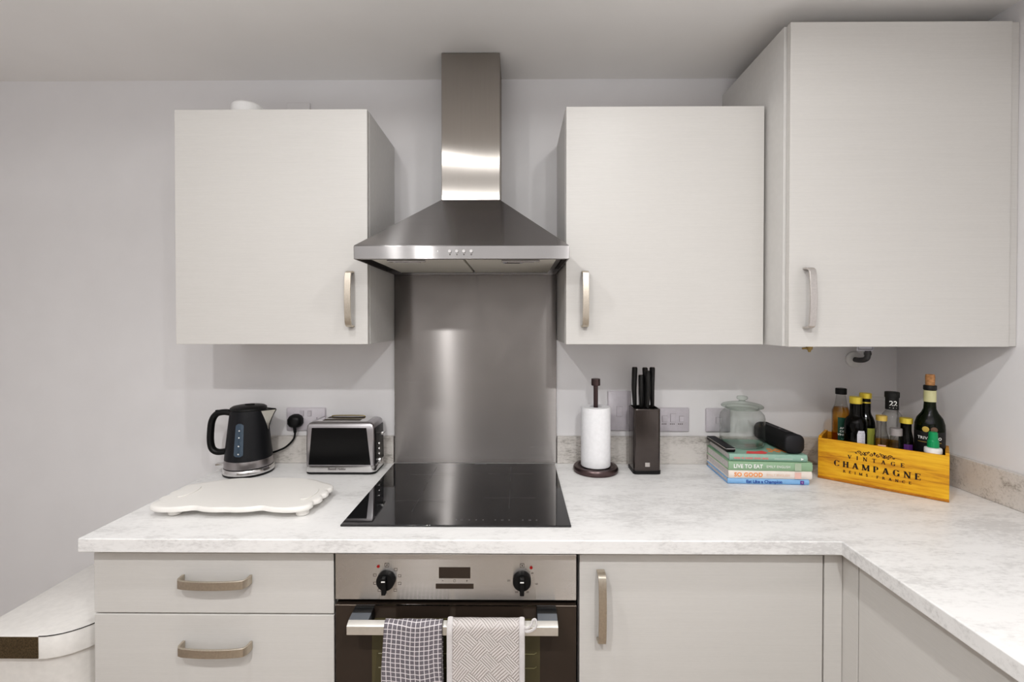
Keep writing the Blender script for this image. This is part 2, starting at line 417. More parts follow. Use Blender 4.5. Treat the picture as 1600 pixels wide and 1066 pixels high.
# ------------------------------------------------------------------ worktop and upstands
WT, WB = .91, .876
WX0, WX1 = -1.062, .773     # left end, inner corner
mb = MB()
poly = [(WX0, -.617), (WX1, -.617), (WX1, -1.62), (XR-.002, -1.62), (XR-.002, -.002), (WX0, -.002)]
mb.prism(poly, WB, WT)
wt = mb.build('worktop', 'worktop', bevel=.003, seg=3)
tag(wt, 'L-shaped white and grey stone-effect worktop running along the back and right walls', 'worktop')
def upstand(x0, x1, y0, y1, label):
    o = MB().box(x0, x1, y0, y1, WT+.0005, 1.010).build('upstand', 'upstand', bevel=.0015)
    tag(o, label, 'upstand')
upstand(WX0, -.458, -.018, -.001, 'grey speckled upstand behind the kettle and toaster')
upstand(.148, XR-.02, -.018, -.001, 'long grey speckled upstand behind the knife block, books and crate')
upstand(XR-.019, XR-.001, -1.6, -.0005, 'grey speckled upstand along the right side wall')

# ------------------------------------------------------------------ bow handles
def bow_handle(parent, x, y, z, vertical=True, L=.165, mat='handle', w=.019, name='handle'):
    """y = door front plane; handle bows towards -y"""
    pts = []
    h = L/2
    prof = [(-h, .000), (-h, .010), (-h+.0015, .020), (-h+.006, .0265), (-h+.016, .0295)]
    n = 8
    mid = [(-h+.016+(2*h-.032)*k/n, .0295+.0045*sin(pi*k/n)) for k in range(1, n)]
    prof = prof+mid+[(-u, d) for u, d in reversed(prof)]
    for u, d in prof:
        pts.append((x, y-d, z+u) if vertical else (x+u, y-d, z))
    ws = [w*(1.0) for _ in prof]
    up = (1, 0, 0) if vertical else (0, 0, 1)
    o = MB().strip(pts, ws, .0055, up).build(name, mat, parent, bevel=.0012)
    return o

# ------------------------------------------------------------------ wall cabinets
def wall_cabinet(x0, x1, z0, z1, yf, label, hx, hz, th=.018, mat='cab', door_x=None, hmat='handle'):
    t = thing('wall_cabinet', label, 'wall cabinet', ((x0+x1)/2, 0, z0))
    ox, oz = (x0+x1)/2, z0
    mb = MB(); D = yf+th+.0015
    bt = .018
    mb.box(x0-ox, x0-ox+bt, D, -.001, 0, z1-z0); mb.box(x1-ox-bt, x1-ox, D, -.001, 0, z1-z0)
    mb.box(x0-ox+bt, x1-ox-bt, D, -.001, 0, bt); mb.box(x0-ox+bt, x1-ox-bt, D, -.001, z1-z0-bt, z1-z0)
    mb.box(x0-ox+bt, x1-ox-bt, -.012, -.001, bt, z1-z0-bt)
    mb.build('carcass', 'panel', t, bevel=.0008)
    dx0, dx1 = door_x or (x0+.0015, x1-.0015)
    d = MB().box(dx0-ox, dx1-ox, yf, yf+th, -.001, z1-z0+.001).build('door', mat, t, bevel=.0012)
    h = bow_handle(d, hx-ox, yf, hz-oz, True, mat=hmat)
    return t
wall_cabinet(-1.049, -.4555, 1.366, 2.081, -.309, 'cream wall cabinet to the left of the cooker hood', -.507, 1.503)
wall_cabinet(.1475, .7495, 1.366, 2.086, -.309, 'cream wall cabinet between the cooker hood and the taller corner cupboard', .205, 1.503)
big = wall_cabinet(.757, 1.379, 1.3645, 2.270, -.414, 'tall deep cream corner wall cupboard nearly reaching the ceiling', .811, 1.500, door_x=(.764, 1.378), hmat='handle_cool')
MB().box(1.381-1.068, XR-.001-1.068, -.408, -.388, 0, .9075).build('filler_strip', 'cab', big, bevel=.001)

# ------------------------------------------------------------------ base units
YB = -.585   # front plane of base fronts
def carcass(x0, x1, parent, ox):
    mb = MB(); bt = .018; D = YB+.02
    mb.box(x0-ox, x0-ox+bt, D, -.02, .15, .868); mb.box(x1-ox-bt, x1-ox, D, -.02, .15, .868)
    mb.box(x0-ox+bt, x1-ox-bt, D, -.02, .15, .168); mb.box(x0-ox+bt, x1-ox-bt, -.03, -.02, .168, .868)
    mb.box(x0-ox+bt, x1-ox-bt, D, D+.08, .850, .868)
    return mb.build('carcass', 'panel', parent)
t = thing('drawer_unit', 'cream base unit with three drawers at the left end of the worktop', 'drawer unit', (-.752, 0, 0))
carcass(-1.053, -.4515, t, -.752)
for z0, z1, hz in ((.7105, .860, .797), (.4265, .7065, .632), (.152, .4225, .36)):
    d = MB().box(-.2995, .2985, YB, YB+.018, z0, z1).build('drawer', 'cab', t, bevel=.0014)
    bow_handle(d, .009, YB, hz, False, L=.168, w=.021)
t = thing('base_cabinet', 'cream base cabinet with one door right of the oven', 'base cabinet', (.45, 0, 0))
carcass(.152, .7515, t, .45)
d = MB().box(-.2965, .3005, YB, YB+.018, .152, .860).build('door', 'cab', t, bevel=.0014)
bow_handle(d, .205-.45, YB, .738, True, L=.168)
# corner posts
MB().box(.7545-.45, .798-.45, YB, YB+.018, .152, .872).build('filler_panel', 'cab', t, bevel=.001)
t = thing('base_cabinet', 'cream base cabinet on the right-hand run, its door facing sideways', 'base cabinet', (1.1, -.94, 0))
MB().box(.818-1.1, XR-1.1-.005, -.30, .30, .15, .868).build('carcass', 'panel', t)
MB().box(.799-1.1, .817-1.1, -.298, .3015, .152, .860).build('door', 'cab', t, bevel=.0014)
MB().box(.799-1.1, .817-1.1, .3045, .371, .152, .872).build('filler_panel', 'cab', t, bevel=.001)
t = thing('base_cabinet', 'cream base cabinet nearest the camera at the end of the right-hand run', 'base cabinet', (1.1, -1.43, 0))
MB().box(.818-1.1, XR-1.1-.005, -.18, .186, .15, .868).build('carcass', 'panel', t)
MB().box(.799-1.1, .817-1.1, -.178, .1865, .152, .860).build('door', 'cab', t, bevel=.0014)
for nm, a in (('back', (-1.05, .86, -.53, -.515)), ('right', (.86, .875, -1.6, -.531))):
    o = MB().box(a[0], a[1], a[2], a[3], 0.001, .1485).build('plinth', 'skirt')
    tag(o, 'cream kickboard under the '+('drawers and oven' if nm == 'back' else 'right-hand run of base cabinets'), 'plinth')

# ------------------------------------------------------------------ oven
OX = -.151
t = thing('built_in_oven', 'built-in stainless steel oven with smoked glass door under the hob', 'oven', (OX, 0, .27))
Z = .27
def oz(z): return z-Z
MB().box(-.275, .275, -.560, -.08, oz(.272), oz(.862)).build('oven_body', 'black', t)
MB().box(-.2985, .2985, -.562, -.5605, oz(.262), oz(.868)).build('recess_frame', 'black_gap', t)
pan = MB().box(-.2965, .2965, -.592, -.563, oz(.750), oz(.8635)).build('control_panel', 'steel_oven', t, bevel=.0015)
dr = MB().box(-.2965, .2965, -.592, -.563, oz(.272), oz(.7385)).build('door', 'oven_glass', t, bevel=.002)
MB().box(-.2965, .2965, -.5935, -.592, oz(.7365), oz(.7385)).build('door_trim', 'chrome', dr)
win = MB().prism([(-.206, oz(.31)), (.207, oz(.31)), (.207, oz(.705)), (-.206, oz(.705))], -.001, 0, mat=Matrix(((1, 0, 0, 0), (0, 0, 1, -.592), (0, 1, 0, 0), (0, 0, 0, 1)))).build('oven_window', 'oven_window', dr)
mb = MB()
for z in (.618, .583): mb.tube([(-.19, -.5932, oz(z)), (.193, -.5932, oz(z)), (.199, -.5932, oz(z+.004))], .0010, 6)
mb.build('rack_line', 'rack', win)
# handle
hd = MB()
hb = [(-.6385, .7305), (-.6475, .7265), (-.6525, .7235), (-.6525, .7035), (-.6475, .7005), (-.6385, .7005)]
hd.rings([[(x, y, oz(z)) for y, z in hb] for x in (-.2465, .2465)])
hnd = hd.build('oven_handle', 'chrome', dr, bevel=.0006)
M['handle_bar'] = plain('satin_aluminium', (.80, .78, .74), .3, .85)
hnd.data.materials[0] = M['handle_bar']
for sx in (-1, 1):
    x0, x1 = sorted((sx*.2465, sx*.199))
    m = MB(); m.rings([[(x, y, oz(z)) for y, z in ((-.593, .735), (-.616, .7335), (-.616, .704), (-.593, .704))] for x in (x0, x1)])
    m.build('handle_bracket', 'black', hnd, bevel=.001)
    m = MB(); m.rings([[(x, y, oz(z)) for y, z in ((-.6165, .7335), (-.6383, .731), (-.6383, .702), (-.6165, .702))] for x in (x0, x1)])
    m.build('bracket_cap', 'grey_plastic', hnd, bevel=.001)
# knobs and display
def P(px, py, d): return ((px-808)*d/721, EYE-(py-504)*d/721)
dd = 1.717-.592
for px in (602.5, 815.5):
    kx, kz = P(px, 908, dd); kx -= OX; kz = oz(kz)
    m = MB(); m.rings([[(kx+r*cos(2*pi*i/36), y, kz+r*sin(2*pi*i/36)) for i in range(36)] for r, y in ((.0225, -.5925), (.0220, -.606), (.0205, -.6085))])
    k = m.build('knob', 'black', pan)
    MB().box(kx-.0052, kx+.0052, -.622, -.6086, kz-.0245, kz+.017).build('knob_grip', 'black', k, bevel=.002)
    MB().box(kx-.0045, kx+.0045, -.6232, -.6221, kz+.008, kz+.0105).build('knob_pointer', 'white_ink', k)
    gx, gz = P(px+.5, 886, dd)
    m = MB()
    for a in (0, 1):
        pass
    x0 = gx-OX; z0 = oz(gz)
    for (a, b, c, d_) in ((-.005, .005, .0042, .005), (-.005, .005, -.005, -.0042), (-.005, -.0042, -.005, .005), (.0042, .005, -.005, .005), (-.001, .001, -.002, .002)):
        m.box(x0+a, x0+b, -.5924, -.5920, z0+c, z0+d_)
    m.build('printed_icon', 'ink', pan)
for px, py in ((589.5, 888), (830, 889)):
    x0, z0 = P(px, py, dd); m = MB(); m.cyl((x0-OX, -.5938, oz(z0)), (x0-OX, -.592, oz(z0)), .0035)
    m.build('indicator_lamp', 'red', pan)
for px, py, w, hgt in ((584, 902, 5, 4), (584, 915, 5, 4), (591, 926, 5, 4), (617, 893, 5, 4), (623, 903, 5, 4), (623, 915, 5, 4), (616, 926, 5, 4)):
    m = MB(); x0, z0 = P(px, py, dd); x0 -= OX; z0 = oz(z0); a, b, q = w/2*dd/721, hgt/2*dd/721, .0006
    m.box(x0-a, x0+a, -.5923, -.592, z0+b-q, z0+b); m.box(x0-a, x0+a, -.5923, -.592, z0-b, z0-b+q)
    m.box(x0-a, x0-a+q, -.5923, -.592, z0-b+q, z0+b-q); m.box(x0+a-q, x0+a, -.5923, -.592, z0-b+q, z0+b-q)
    m.build('dial_icon', 'ink', pan)
for s, px, py in (('50', 832, 898), ('100', 838, 915), ('150', 824, 928), ('200', 807, 928), ('250', 795, 910)):
    x0, z0 = P(px, py, dd); lettering(s, .0052, 'ink', pan, (x0-OX, -.5922, oz(z0)), name='temperature_number')
m = MB()
for k in range(14):
    a = R(70-k*12.5); x0, z0 = P(815.5, 908, dd); x0 -= OX; z0 = oz(z0); r = .0275
    m.box(x0+r*cos(a)-.0005, x0+r*cos(a)+.0005, -.5923, -.592, z0+r*sin(a)-.0005, z0+r*sin(a)+.0005)
m.build('dial_marks', 'ink', pan)
xa, za = P(685, 889, dd); xb, zb = P(734.5, 906.5, dd)
MB().box(xa-OX, xb-OX, -.5926, -.592, oz(zb), oz(za)).build('display', 'oven_glass', pan)
xa, za = P(680, 915, dd); xb, zb = P(739.5, 923, dd)
MB().box(xa-OX, xb-OX, -.5926, -.592, oz(zb), oz(za)).build('touch_strip', 'oven_glass', pan)
m = MB()
x0, z0 = P(691, 910.5, dd); m.box(x0-OX-.002, x0-OX+.002, -.5923, -.592, oz(z0)-.0004, oz(z0)+.0004)
m.build('button_symbol', 'ink', pan); m = MB()
x0, z0 = P(729, 910.5, dd); m.box(x0-OX-.002, x0-OX+.002, -.5923, -.592, oz(z0)-.0004, oz(z0)+.0004); m.box(x0-OX-.0004, x0-OX+.0004, -.5923, -.592, oz(z0)-.002, oz(z0)+.002)
m.build('button_symbol', 'ink', pan); m = MB()
x0, z0 = P(709.5, 910.5, dd)
for i in range(16):
    a, b = 2*pi*i/16, 2*pi*(i+1)/16
    m.quad(*[(x0-OX+r*cos(q), -.5923, oz(z0)+r*sin(q)) for r, q in ((.0026, a), (.0026, b), (.0031, b), (.0031, a))])
m.build('button_symbol', 'ink', pan)

# ------------------------------------------------------------------ hob
t = thing('induction_hob', 'black glass induction hob set in the worktop below the steel splashback', 'hob', (-.157, -.288, WT))
gl = MB().box(-.295, .295, -.260, .2585, .0008, .0052).build('glass_plate', 'black_glass', t, bevel=.0015)
m = MB(); z = .0053
def hl(x0, y0, x1, y1, w=.0009):
    d = Vector((x1-x0, y1-y0, 0)); n = Vector((-d.y, d.x, 0)).normalized()*w/2
    a, b = Vector((x0, y0, z)), Vector((x1, y1, z)); m.quad(a-n, b-n, b+n, a+n)
for cx, cy in ((-.13, -.10), (-.13, .13), (.135, -.075), (.135, .14)):
    m = MB(); hl(cx-.075, cy, cx+.075, cy, .0008); hl(cx, cy-.08, cx, cy+.08, .0008)
    m.build('zone_mark', 'hob_line', t)
for i, x in enumerate((-.002, .012, .032, .050, .068, .100, .118, .136, .172, .190, .208)):
    m = MB()
    for k in range(10):
        a, b = 2*pi*k/10, 2*pi*(k+1)/10
        r0, r1 = (.0026, .0033) if i in (1, 6, 9) else (.0010, .0019)
        m.quad(*[(x+r*cos(q), -.228+r*sin(q), z) for r, q in ((r0, a), (r0, b), (r1, b), (r1, a))])
    m.build('touch_icon', 'mark', t)
m = MB()
for k in range(10): m.box(.004+k*.0042, .0072+k*.0042, .247, .2505, z, z+.0001)
m.build('maker_mark', 'mark', t)

# ------------------------------------------------------------------ splashback
o = MB().box(-.4545, .1445, -.012, -.001, WT+.001, 1.64).build('splashback', 'steel_splash', bevel=.0008)
tag(o, 'brushed stainless steel splashback panel behind the hob', 'splashback')

# ------------------------------------------------------------------ cooker hood
HX = -.155
t = thing('cooker_hood', 'stainless steel chimney cooker hood over the hob', 'cooker hood', (HX, 0, 1.608))
HF = -.437; hz0, hz1, hz2 = 0, .037, .232
cw = .0985
m = MB()
# rim band: hollow frame
def frame(m, x0, x1, y0, y1, z0, z1, w):
    m.box(x0, x1, y0, y0+w, z0, z1); m.box(x0, x1, y1-w, y1, z0, z1)
    m.box(x0, x0+w, y0+w, y1-w, z0, z1); m.box(x1-w, x1, y0+w, y1-w, z0, z1)
frame(m, -.2995, .2995, HF, -.0135, hz0, hz1, .006)
rim = m.build('rim_band', 'steel_hood', t, bevel=.0012)
m = MB()
lo = [(-.2995, HF, hz1+.0005), (.2995, HF, hz1+.0005), (.2995, -.0135, hz1+.0005), (-.2995, -.0135, hz1+.0005)]
hi = [(-cw, -.178, hz2), (cw, -.178, hz2), (cw, -.0135, hz2), (-cw, -.0135, hz2)]
m.rings([lo, hi]); m.build('canopy', 'steel_hood', t, bevel=.0012)
m = MB(); m.box(-cw+.001, cw-.001, -.173, -.0135, hz2, .722); m.build('chimney', 'steel_v', t, bevel=.002)
# underside
m = MB(); m.box(-.292, .292, HF+.007, -.021, .020, .026); m.build('inner_tray', 'steel_h', t)
for sx in (-1, 1):
    x0, x1 = sorted((sx*.004, sx*.268))
    fl = MB().box(x0, x1, -.375, -.03, .006, .0195).build('grease_filter', 'filter', t, bevel=.001)
    c = sx*.165
    m = MB(); m.box(c-.055, c+.055, -.392, -.378, -.001, .004); m.box(c-.040, c+.040, -.375, -.368, -.002, .004)
    m.build('filter_latch', 'chrome', fl, bevel=.001)
MB().box(-.292, .292, HF+.0065, -.395, .004, .0195).build('front_tray_lip', 'steel_h', t)
st = MB().box(.112, .172, -.322, -.298, .0050, .0059).build('sticker', 'label_white', t)
MB().box(.117, .163, -.316, -.304, .0045, .0049).build('sticker_print', 'ink', st)
for px in (703, 714, 725, 736.5):
    x = (px-808)*1.28/721-HX
    m = MB(); zc = 1.432-(393-504)*1.28/721-1.608
    m.cyl((x, HF-.007, zc), (x, HF-.0002, zc), .0042, .0050, 20)
    b = m.build('button', 'chrome', t)
    MB().box(x-.0018, x+.0018, HF-.0004, HF-.0001, zc-.0100, zc-.0080).build('button_mark', 'ink', b)
MB().box((684-808)*1.28/721-HX-.0007, (684-808)*1.28/721-HX+.0007, HF-.0005, HF-.0001, .019, .024).build('pilot_light', 'white_ink', t)

# ------------------------------------------------------------------ sockets on the back wall
def plate(px, py, w, h, name, label, cat):
    x = (px-808)*1.717/721; z = EYE-(py-504)*1.717/721
    t = thing(name, label, cat, (x, -.001, z))
    fp = MB().rings([[(a, y, b) for a, b, _ in rrect(w/2-i, h/2-i, .005, 0)] for y, i in ((0, 0), (-.005, 0), (-.008, .0025))]).build('face_plate', 'plate', t, angle=60)
    return t
def rocker(t, x, z, w, h):
    q = .0007
    m = MB(); m.box(x-w/2-q, x+w/2+q, -.0086, -.008, z-h/2-q, z+h/2+q); m.build('switch_gap', 'plate_line', t)
    MB().box(x-w/2, x+w/2, -.0108, -.0087, z-h/2, z+h/2).build('rocker_switch', 'plate', t, bevel=.0006)
def pins(t, x, z):
    m = MB(); m.box(x-.002, x+.002, -.0085, -.008, z+.008, z+.016); m.box(x-.013, x-.006, -.0085, -.008, z-.006, z-.0025); m.box(x+.006, x+.013, -.0085, -.008, z-.006, z-.0025)
    m.build('socket_holes', 'plate_line', t)
t = plate(477.5, 655.5, .146, .086, 'double_socket', 'white double wall socket between the kettle and toaster, black plug in it', 'socket')
rocker(t, -.014, .022, .014, .020); rocker(t, .014, .022, .014, .020); pins(t, .042, -.008)
t = plate(967, 641.5, .086, .148, 'cooker_switch', 'tall white wall switch plate above the upstand, left of the knife block', 'switch')
rocker(t, 0, -.002, .020, .036)
t = plate(1045, 655.5, .146, .088, 'double_socket', 'white double socket partly behind the knife block, with three printed marks', 'socket')
m = MB()
for a in (-.020, .010, .040):
    for k in range(3): m.box(a-.009+k*.0065, a-.005+k*.0065, -.0083, -.008, -.017, -.013)
m.build('printed_marks', 'grey_ink', t)
rocker(t, -.018, .004, .018, .022); rocker(t, .012, .008, .018, .030); rocker(t, .044, .004, .016, .020)
t = plate(1120.5, 656, .090, .088, 'wall_socket', 'small square white socket plate half hidden by the glass jar', 'socket')
rocker(t, .002, .000, .022, .022)

# ------------------------------------------------------------------ plug with cord
px_, pz_ = (458-808)*1.69/721, EYE-(661-504)*1.69/721
t = thing('power_plug', 'black three-pin plug with trailing kettle cord in the wall socket', 'plug', (px_, -.010, pz_))
shape = [(-.026, .012), (-.020, .022), (-.008, .028), (.008, .028), (.020, .022), (.026, .012), (.026, -.006), (.018, -.017), (.008, -.020), (-.008, -.020), (-.018, -.017), (-.026, -.006)]
m = MB(); m.rings([[(x*s, y, z*s) for x, z in shape] for y, s in ((-.0005, 1), (-.014, 1), (-.024, .9), (-.030, .62))])
m.build('plug_body', 'black', t, bevel=.001, angle=50)
m = MB()
cp = [(0, -.016, -.018), (.001, -.016, -.045), (-.006, -.018, -.066), (-.030, -.022, -.090), (-.060, -.024, -.104), (-.090, -.026, -.115), (-.100, -.028, -.135), (-.086, -.030, -.146)]
def smooth(pts, n=6):
    pts = [Vector(p) for p in pts]; out = []
    for i in range(len(pts)-1):
        p0, p1, p2, p3 = pts[max(i-1, 0)], pts[i], pts[i+1], pts[min(i+2, len(pts)-1)]
        for k in range(n):
            s = k/n; out.append(.5*((2*p1)+(-p0+p2)*s+(2*p0-5*p1+4*p2-p3)*s*s+(-p0+3*p1-3*p2+p3)*s**3))
    out.append(pts[-1]); return out
sp = smooth(cp); m.tube(sp, [.0055 if i < 5 else .0034 for i in range(len(sp))], 10)
m.build('cord', 'black', t)

# ------------------------------------------------------------------ kettle
t = thing('kettle', 'matt black cordless kettle with chrome spout and grey water gauge', 'kettle', (-.938, -.115, WT+.0008), R(8))
m = MB(); m.lathe([(.079, 0), (.080, .004), (.080, .007)]); m.build('foot', 'black', t)
m = MB(); m.lathe([(.080, .0072), (.0805, .012), (.0785, .022), (.077, .0235)]); m.build('power_base', 'chrome', t)
m = MB(); m.lathe([(.0765, .0238), (.0765, .0265)]); m.build('base_gap', 'black', t)
m = MB(); m.lathe([(.0765, .0268), (.0768, .030), (.0745, .052)]); m.build('steel_band', 'chrome_dark', t)
body = [(.0748, .0523), (.0745, .056), (.070, .100), (.0645, .150), (.060, .190), (.0575, .212), (.0565, .218)]
def brad(z):
    for (r0, z0), (r1, z1) in zip(body, body[1:]):
        if z0 <= z <= z1: return r0+(r1-r0)*(z-z0)/(z1-z0)
m = MB(); m.lathe(body, seg=56); m.build('jug', 'black_matt', t)
m = MB(); m.lathe([(.0560, .2182), (.0575, .2205), (.0565, .226), (.050, .2305), (.030, .2335), (.012, .2345)], seg=48); ld = m.build('lid', 'black', t)
m = MB(); m.rings([[( .004+.016*cos(2*pi*i/24), .010*sin(2*pi*i/24), z) for i in range(24)] for z in (.2345, .2365)]); m.build('lid_button', 'black_gap', ld)
# spout: chrome V beak
def beak(s, y_off=0):
    return None
m = MB()
rim_r = .0575
A = (.050, -.027*1, .214); B = (.050, .027, .214); T = (.091, 0, .217); Lw = (.0625, 0, .150)
for (a, b, c) in (((.047, -.030, .214), (.092, 0, .2165), (.0655, -.004, .146)), ((.092, 0, .2165), (.047, .030, .214), (.0655, .004, .146))):
    pass
rg = []
for k in range(8):
    s = k/7; z = .146+(.2155-.146)*s
    rb = brad(z) if z < .218 else .0565
    reach = rb+.001+(.089-.0565)*s**1.5
    hw = .004+.024*s
    # triangular section: two sides meeting at the nose
    bx = math.sqrt(max(rb*rb-hw*hw, 0))-.002
    rg.append([(bx, -hw, z), (reach, -.0015, z), (reach, .0015, z), (bx, hw, z)])
m.rings(rg); spo = m.build('spout', 'spout_in', t, bevel=.0006)
m = MB()
for sgn in (-1, 1):
    m.tube([(rg[k][1][0]+.0004, 0, rg[k][1][2]) for k in range(8)], .0016, 8) if sgn < 0 else None
m.tube([(rg[-1][0][0], -.028, .2165), (.089, -.001, .2175), (.089, .001, .2175), (rg[-1][0][0], .028, .2165)], .0017, 8)
m.build('spout_edge', 'black', spo)
# handle
hp = smooth([(-.054, 0, .206), (-.078, 0, .210), (-.104, 0, .204), (-.119, 0, .180), (-.124, 0, .140), (-.124, 0, .105), (-.117, 0, .082), (-.100, 0, .072), (-.0735, 0, .074)], 5)
m = MB(); m.tube(hp, .0135, 16, ry=.0105, up=(0, 1, 0)); m.build('handle', 'black', t, angle=60)
m = MB(); m.rings([[( -.098+.010*cos(2*pi*i/20), .007*sin(2*pi*i/20), z) for i in range(20)] for z in (.2135, .2175)]); m.build('lid_release', 'black_gap', t)
MB().box(-.106, -.078, -.010, .010, .026, .034).build('power_switch', 'chrome', t, bevel=.002)
# gauge, curved patch facing the camera
def patch(r_of, a0, a1, z0, z1, off, n=6, nz=8, rc=0):
    m = MB(); vs = []
    for i in range(nz+1):
        z = z0+(z1-z0)*i/nz; row = []
        ins = 0
        if rc:
            e = min(z-z0, z1-z)
            if e < rc: ins = (rc-math.sqrt(max(rc*rc-(rc-e)**2, 0)))
        for k in range(n+1):
            rr = r_of(z)+off; ai = ins/rr
            a = (a0+ai)+((a1-ai)-(a0+ai))*k/n
            row.append(m.b.verts.new((rr*sin(a), -rr*cos(a), z)))
        vs.append(row)
    for i in range(nz):
        for k in range(n): m.b.faces.new((vs[i][k], vs[i][k+1], vs[i+1][k+1], vs[i+1][k]))
    return m
ga = R(-3)
m = patch(brad, ga-R(12), ga+R(12), .071, .180, .0012, nz=20, rc=.008); g = m.build('water_gauge', 'gauge', t)
for z in (.080, .106, .134, .157):
    r = brad(z)+.0014; a = ga
    p = Vector((r*sin(a), -r*cos(a), z)); n_ = Vector((sin(a), -cos(a), 0))
    MB().cyl(p, p+n_*.0012, .0024, .0014, 12).build('gauge_stud', 'white_plastic', g)

# ------------------------------------------------------------------ toaster
t = thing('toaster', 'two-slot toaster with gloss black front and chrome frame, beside the kettle', 'toaster', (-.607, -.088, WT+.0008))
m = MB(); m.rings([rrect(.117, .056, .02, .0), rrect(.121, .060, .02, .003), rrect(.121, .060, .02, .008)]); m.build('foot_base', 'black', t)
m = MB(); m.rings([rrect(.1215, .0605, .02, .0085), rrect(.122, .061, .02, .012), rrect(.1205, .060, .02, .0285), rrect(.119, .058, .02, .030)]); sk = m.build('chrome_skirt', 'chrome', t)
lettering('Russell Hobbs', .0105, 'chrome_dark', sk, (-.010, -.0618, .0195), bold=.0003)
m = MB()
prof = [(.1185, .0575, .0302), (.118, .058, .034), (.1175, .058, .100), (.116, .0575, .155), (.114, .056, .168), (.109, .052, .1755), (.100, .045, .179)]
m.rings([rrect(a, b, .008, z) for a, b, z in prof]); m.build('housing', 'toaster_chrome', t, angle=50)
m = MB(); m.rings([[(-.1075, -.0592, .033), (.1055, -.0592, .033), (.091, -.0592, .160), (-.096, -.0592, .160)], [(-.1075, -.0575, .033), (.1055, -.0575, .033), (.091, -.0575, .160), (-.096, -.0575, .160)]])
M['toaster_black'] = plain('gloss_black_panel', (.006, .006, .0065), .25, Specular_IOR_Level=.35)
m.build('front_panel', 'toaster_black', t, bevel=.002)
m = MB(); m.rings([[(.1210, -.047, .033), (.1210, .047, .033), (.1190, .045, .158), (.1190, -.045, .158)], [(.115, -.045, .033), (.115, .045, .033), (.108, .043, .155), (.108, -.043, .155)]]); ep = m.build('end_panel', 'toaster_black', t, bevel=.002)
mb = MB(); mb.box(.112, .132, -.010, .010, .128, .134); mb.cyl((.132, -.014, .131), (.132, .014, .131), .0045); mb.build('lever', 'chrome', ep, bevel=.001)
for z in (.096, .078, .060): MB().cyl((.119, -.012, z), (.1235, -.012, z), .0052, .0045).build('button', 'chrome', ep)
MB().cyl((.117, -.012, .038), (.128, -.012, .038), .010, .009).build('browning_dial', 'chrome', ep)
mt = MB().box(-.088, .088, -.041, .041, .1785, .1800).build('top_plate', 'chrome', t, bevel=.0005)
for y in (-.020, .020):
    s = MB().box(-.070, .060, y-.012, y+.012, .1802, .1806).build('bread_slot', 'slot', mt)
m = MB()
m.tube(smooth([(-.062, .030, .1815), (-.054, .030, .1845), (0, .030, .1855), (.050, .030, .1845), (.058, .030, .1815)]), .0022, 10)
m.build('warming_rack', 'slot_rack', t)
m = MB(); m.tube(smooth([(-.112, .040, .02), (-.128, .038, .012), (-.136, .02, .010), (-.128, -.01, .008), (-.12, -.03, .006)]), .003, 8); m.build('cord', 'black', t)

# ------------------------------------------------------------------ scalloped board
t = thing('serving_board', 'white scalloped serving board on short feet, in front of the kettle', 'board', (-.772, -.388, WT+.0008))
half = [(0, -.119), (.030, -.121), (.062, -.117), (.092, -.108), (.122, -.117), (.160, -.122), (.190, -.119), (.212, -.106), (.219, -.088), (.213, -.073), (.224, -.058), (.226, -.042), (.217, -.030), (.226, -.016), (.226, .000), (.217, .012), (.224, .026), (.222, .044), (.208, .060), (.180, .074), (.150, .095), (.110, .108), (.060, .114), (0, .116)]
outl = half+[(-x, y) for x, y in reversed(half[1:-1])]
sm = []
L_ = len(outl)
for i in range(L_):
    p0, p1, p2, p3 = [Vector((*outl[(i+k-1) % L_], 0)) for k in range(4)]
    for k in range(4):
        s = k/4; q = .5*((2*p1)+(-p0+p2)*s+(2*p0-5*p1+4*p2-p3)*s*s+(-p0+3*p1-3*p2+p3)*s**3); sm.append((q.x, q.y))
m = MB(); m.rings([[(x*k, y*k, z) for x, y in sm] for z, k in ((.018, .985), (.020, .997), (.025, 1), (.030, .997), (.032, .985), (.032, .94))])
m.build('top', 'board', t, angle=50)
for sx in (-1, 1):
    mm = MB(); cxx, cyy = (sx*.176, -.008) if sx < 0 else (.180, -.022)
    ell = [(cxx+.030*cos(a)*cos(.9*sx)-.050*sin(a)*sin(.9*sx)*.0+.0*a, cyy+.044*sin(a)) for a in [2*pi*k/32 for k in range(32)]]
    mm.rings([[(x, y, z) for x, y in ell] for z in (.0321, .0345)])
    mm.build('raised_pad', 'board', t, bevel=.001)
for x, y in ((-.160, -.082), (.188, -.082), (-.160, .055), (.175, .035)):
    MB().cyl((x, y, 0), (x, y, .0178), .017).build('foot', 'board', t, bevel=.002)

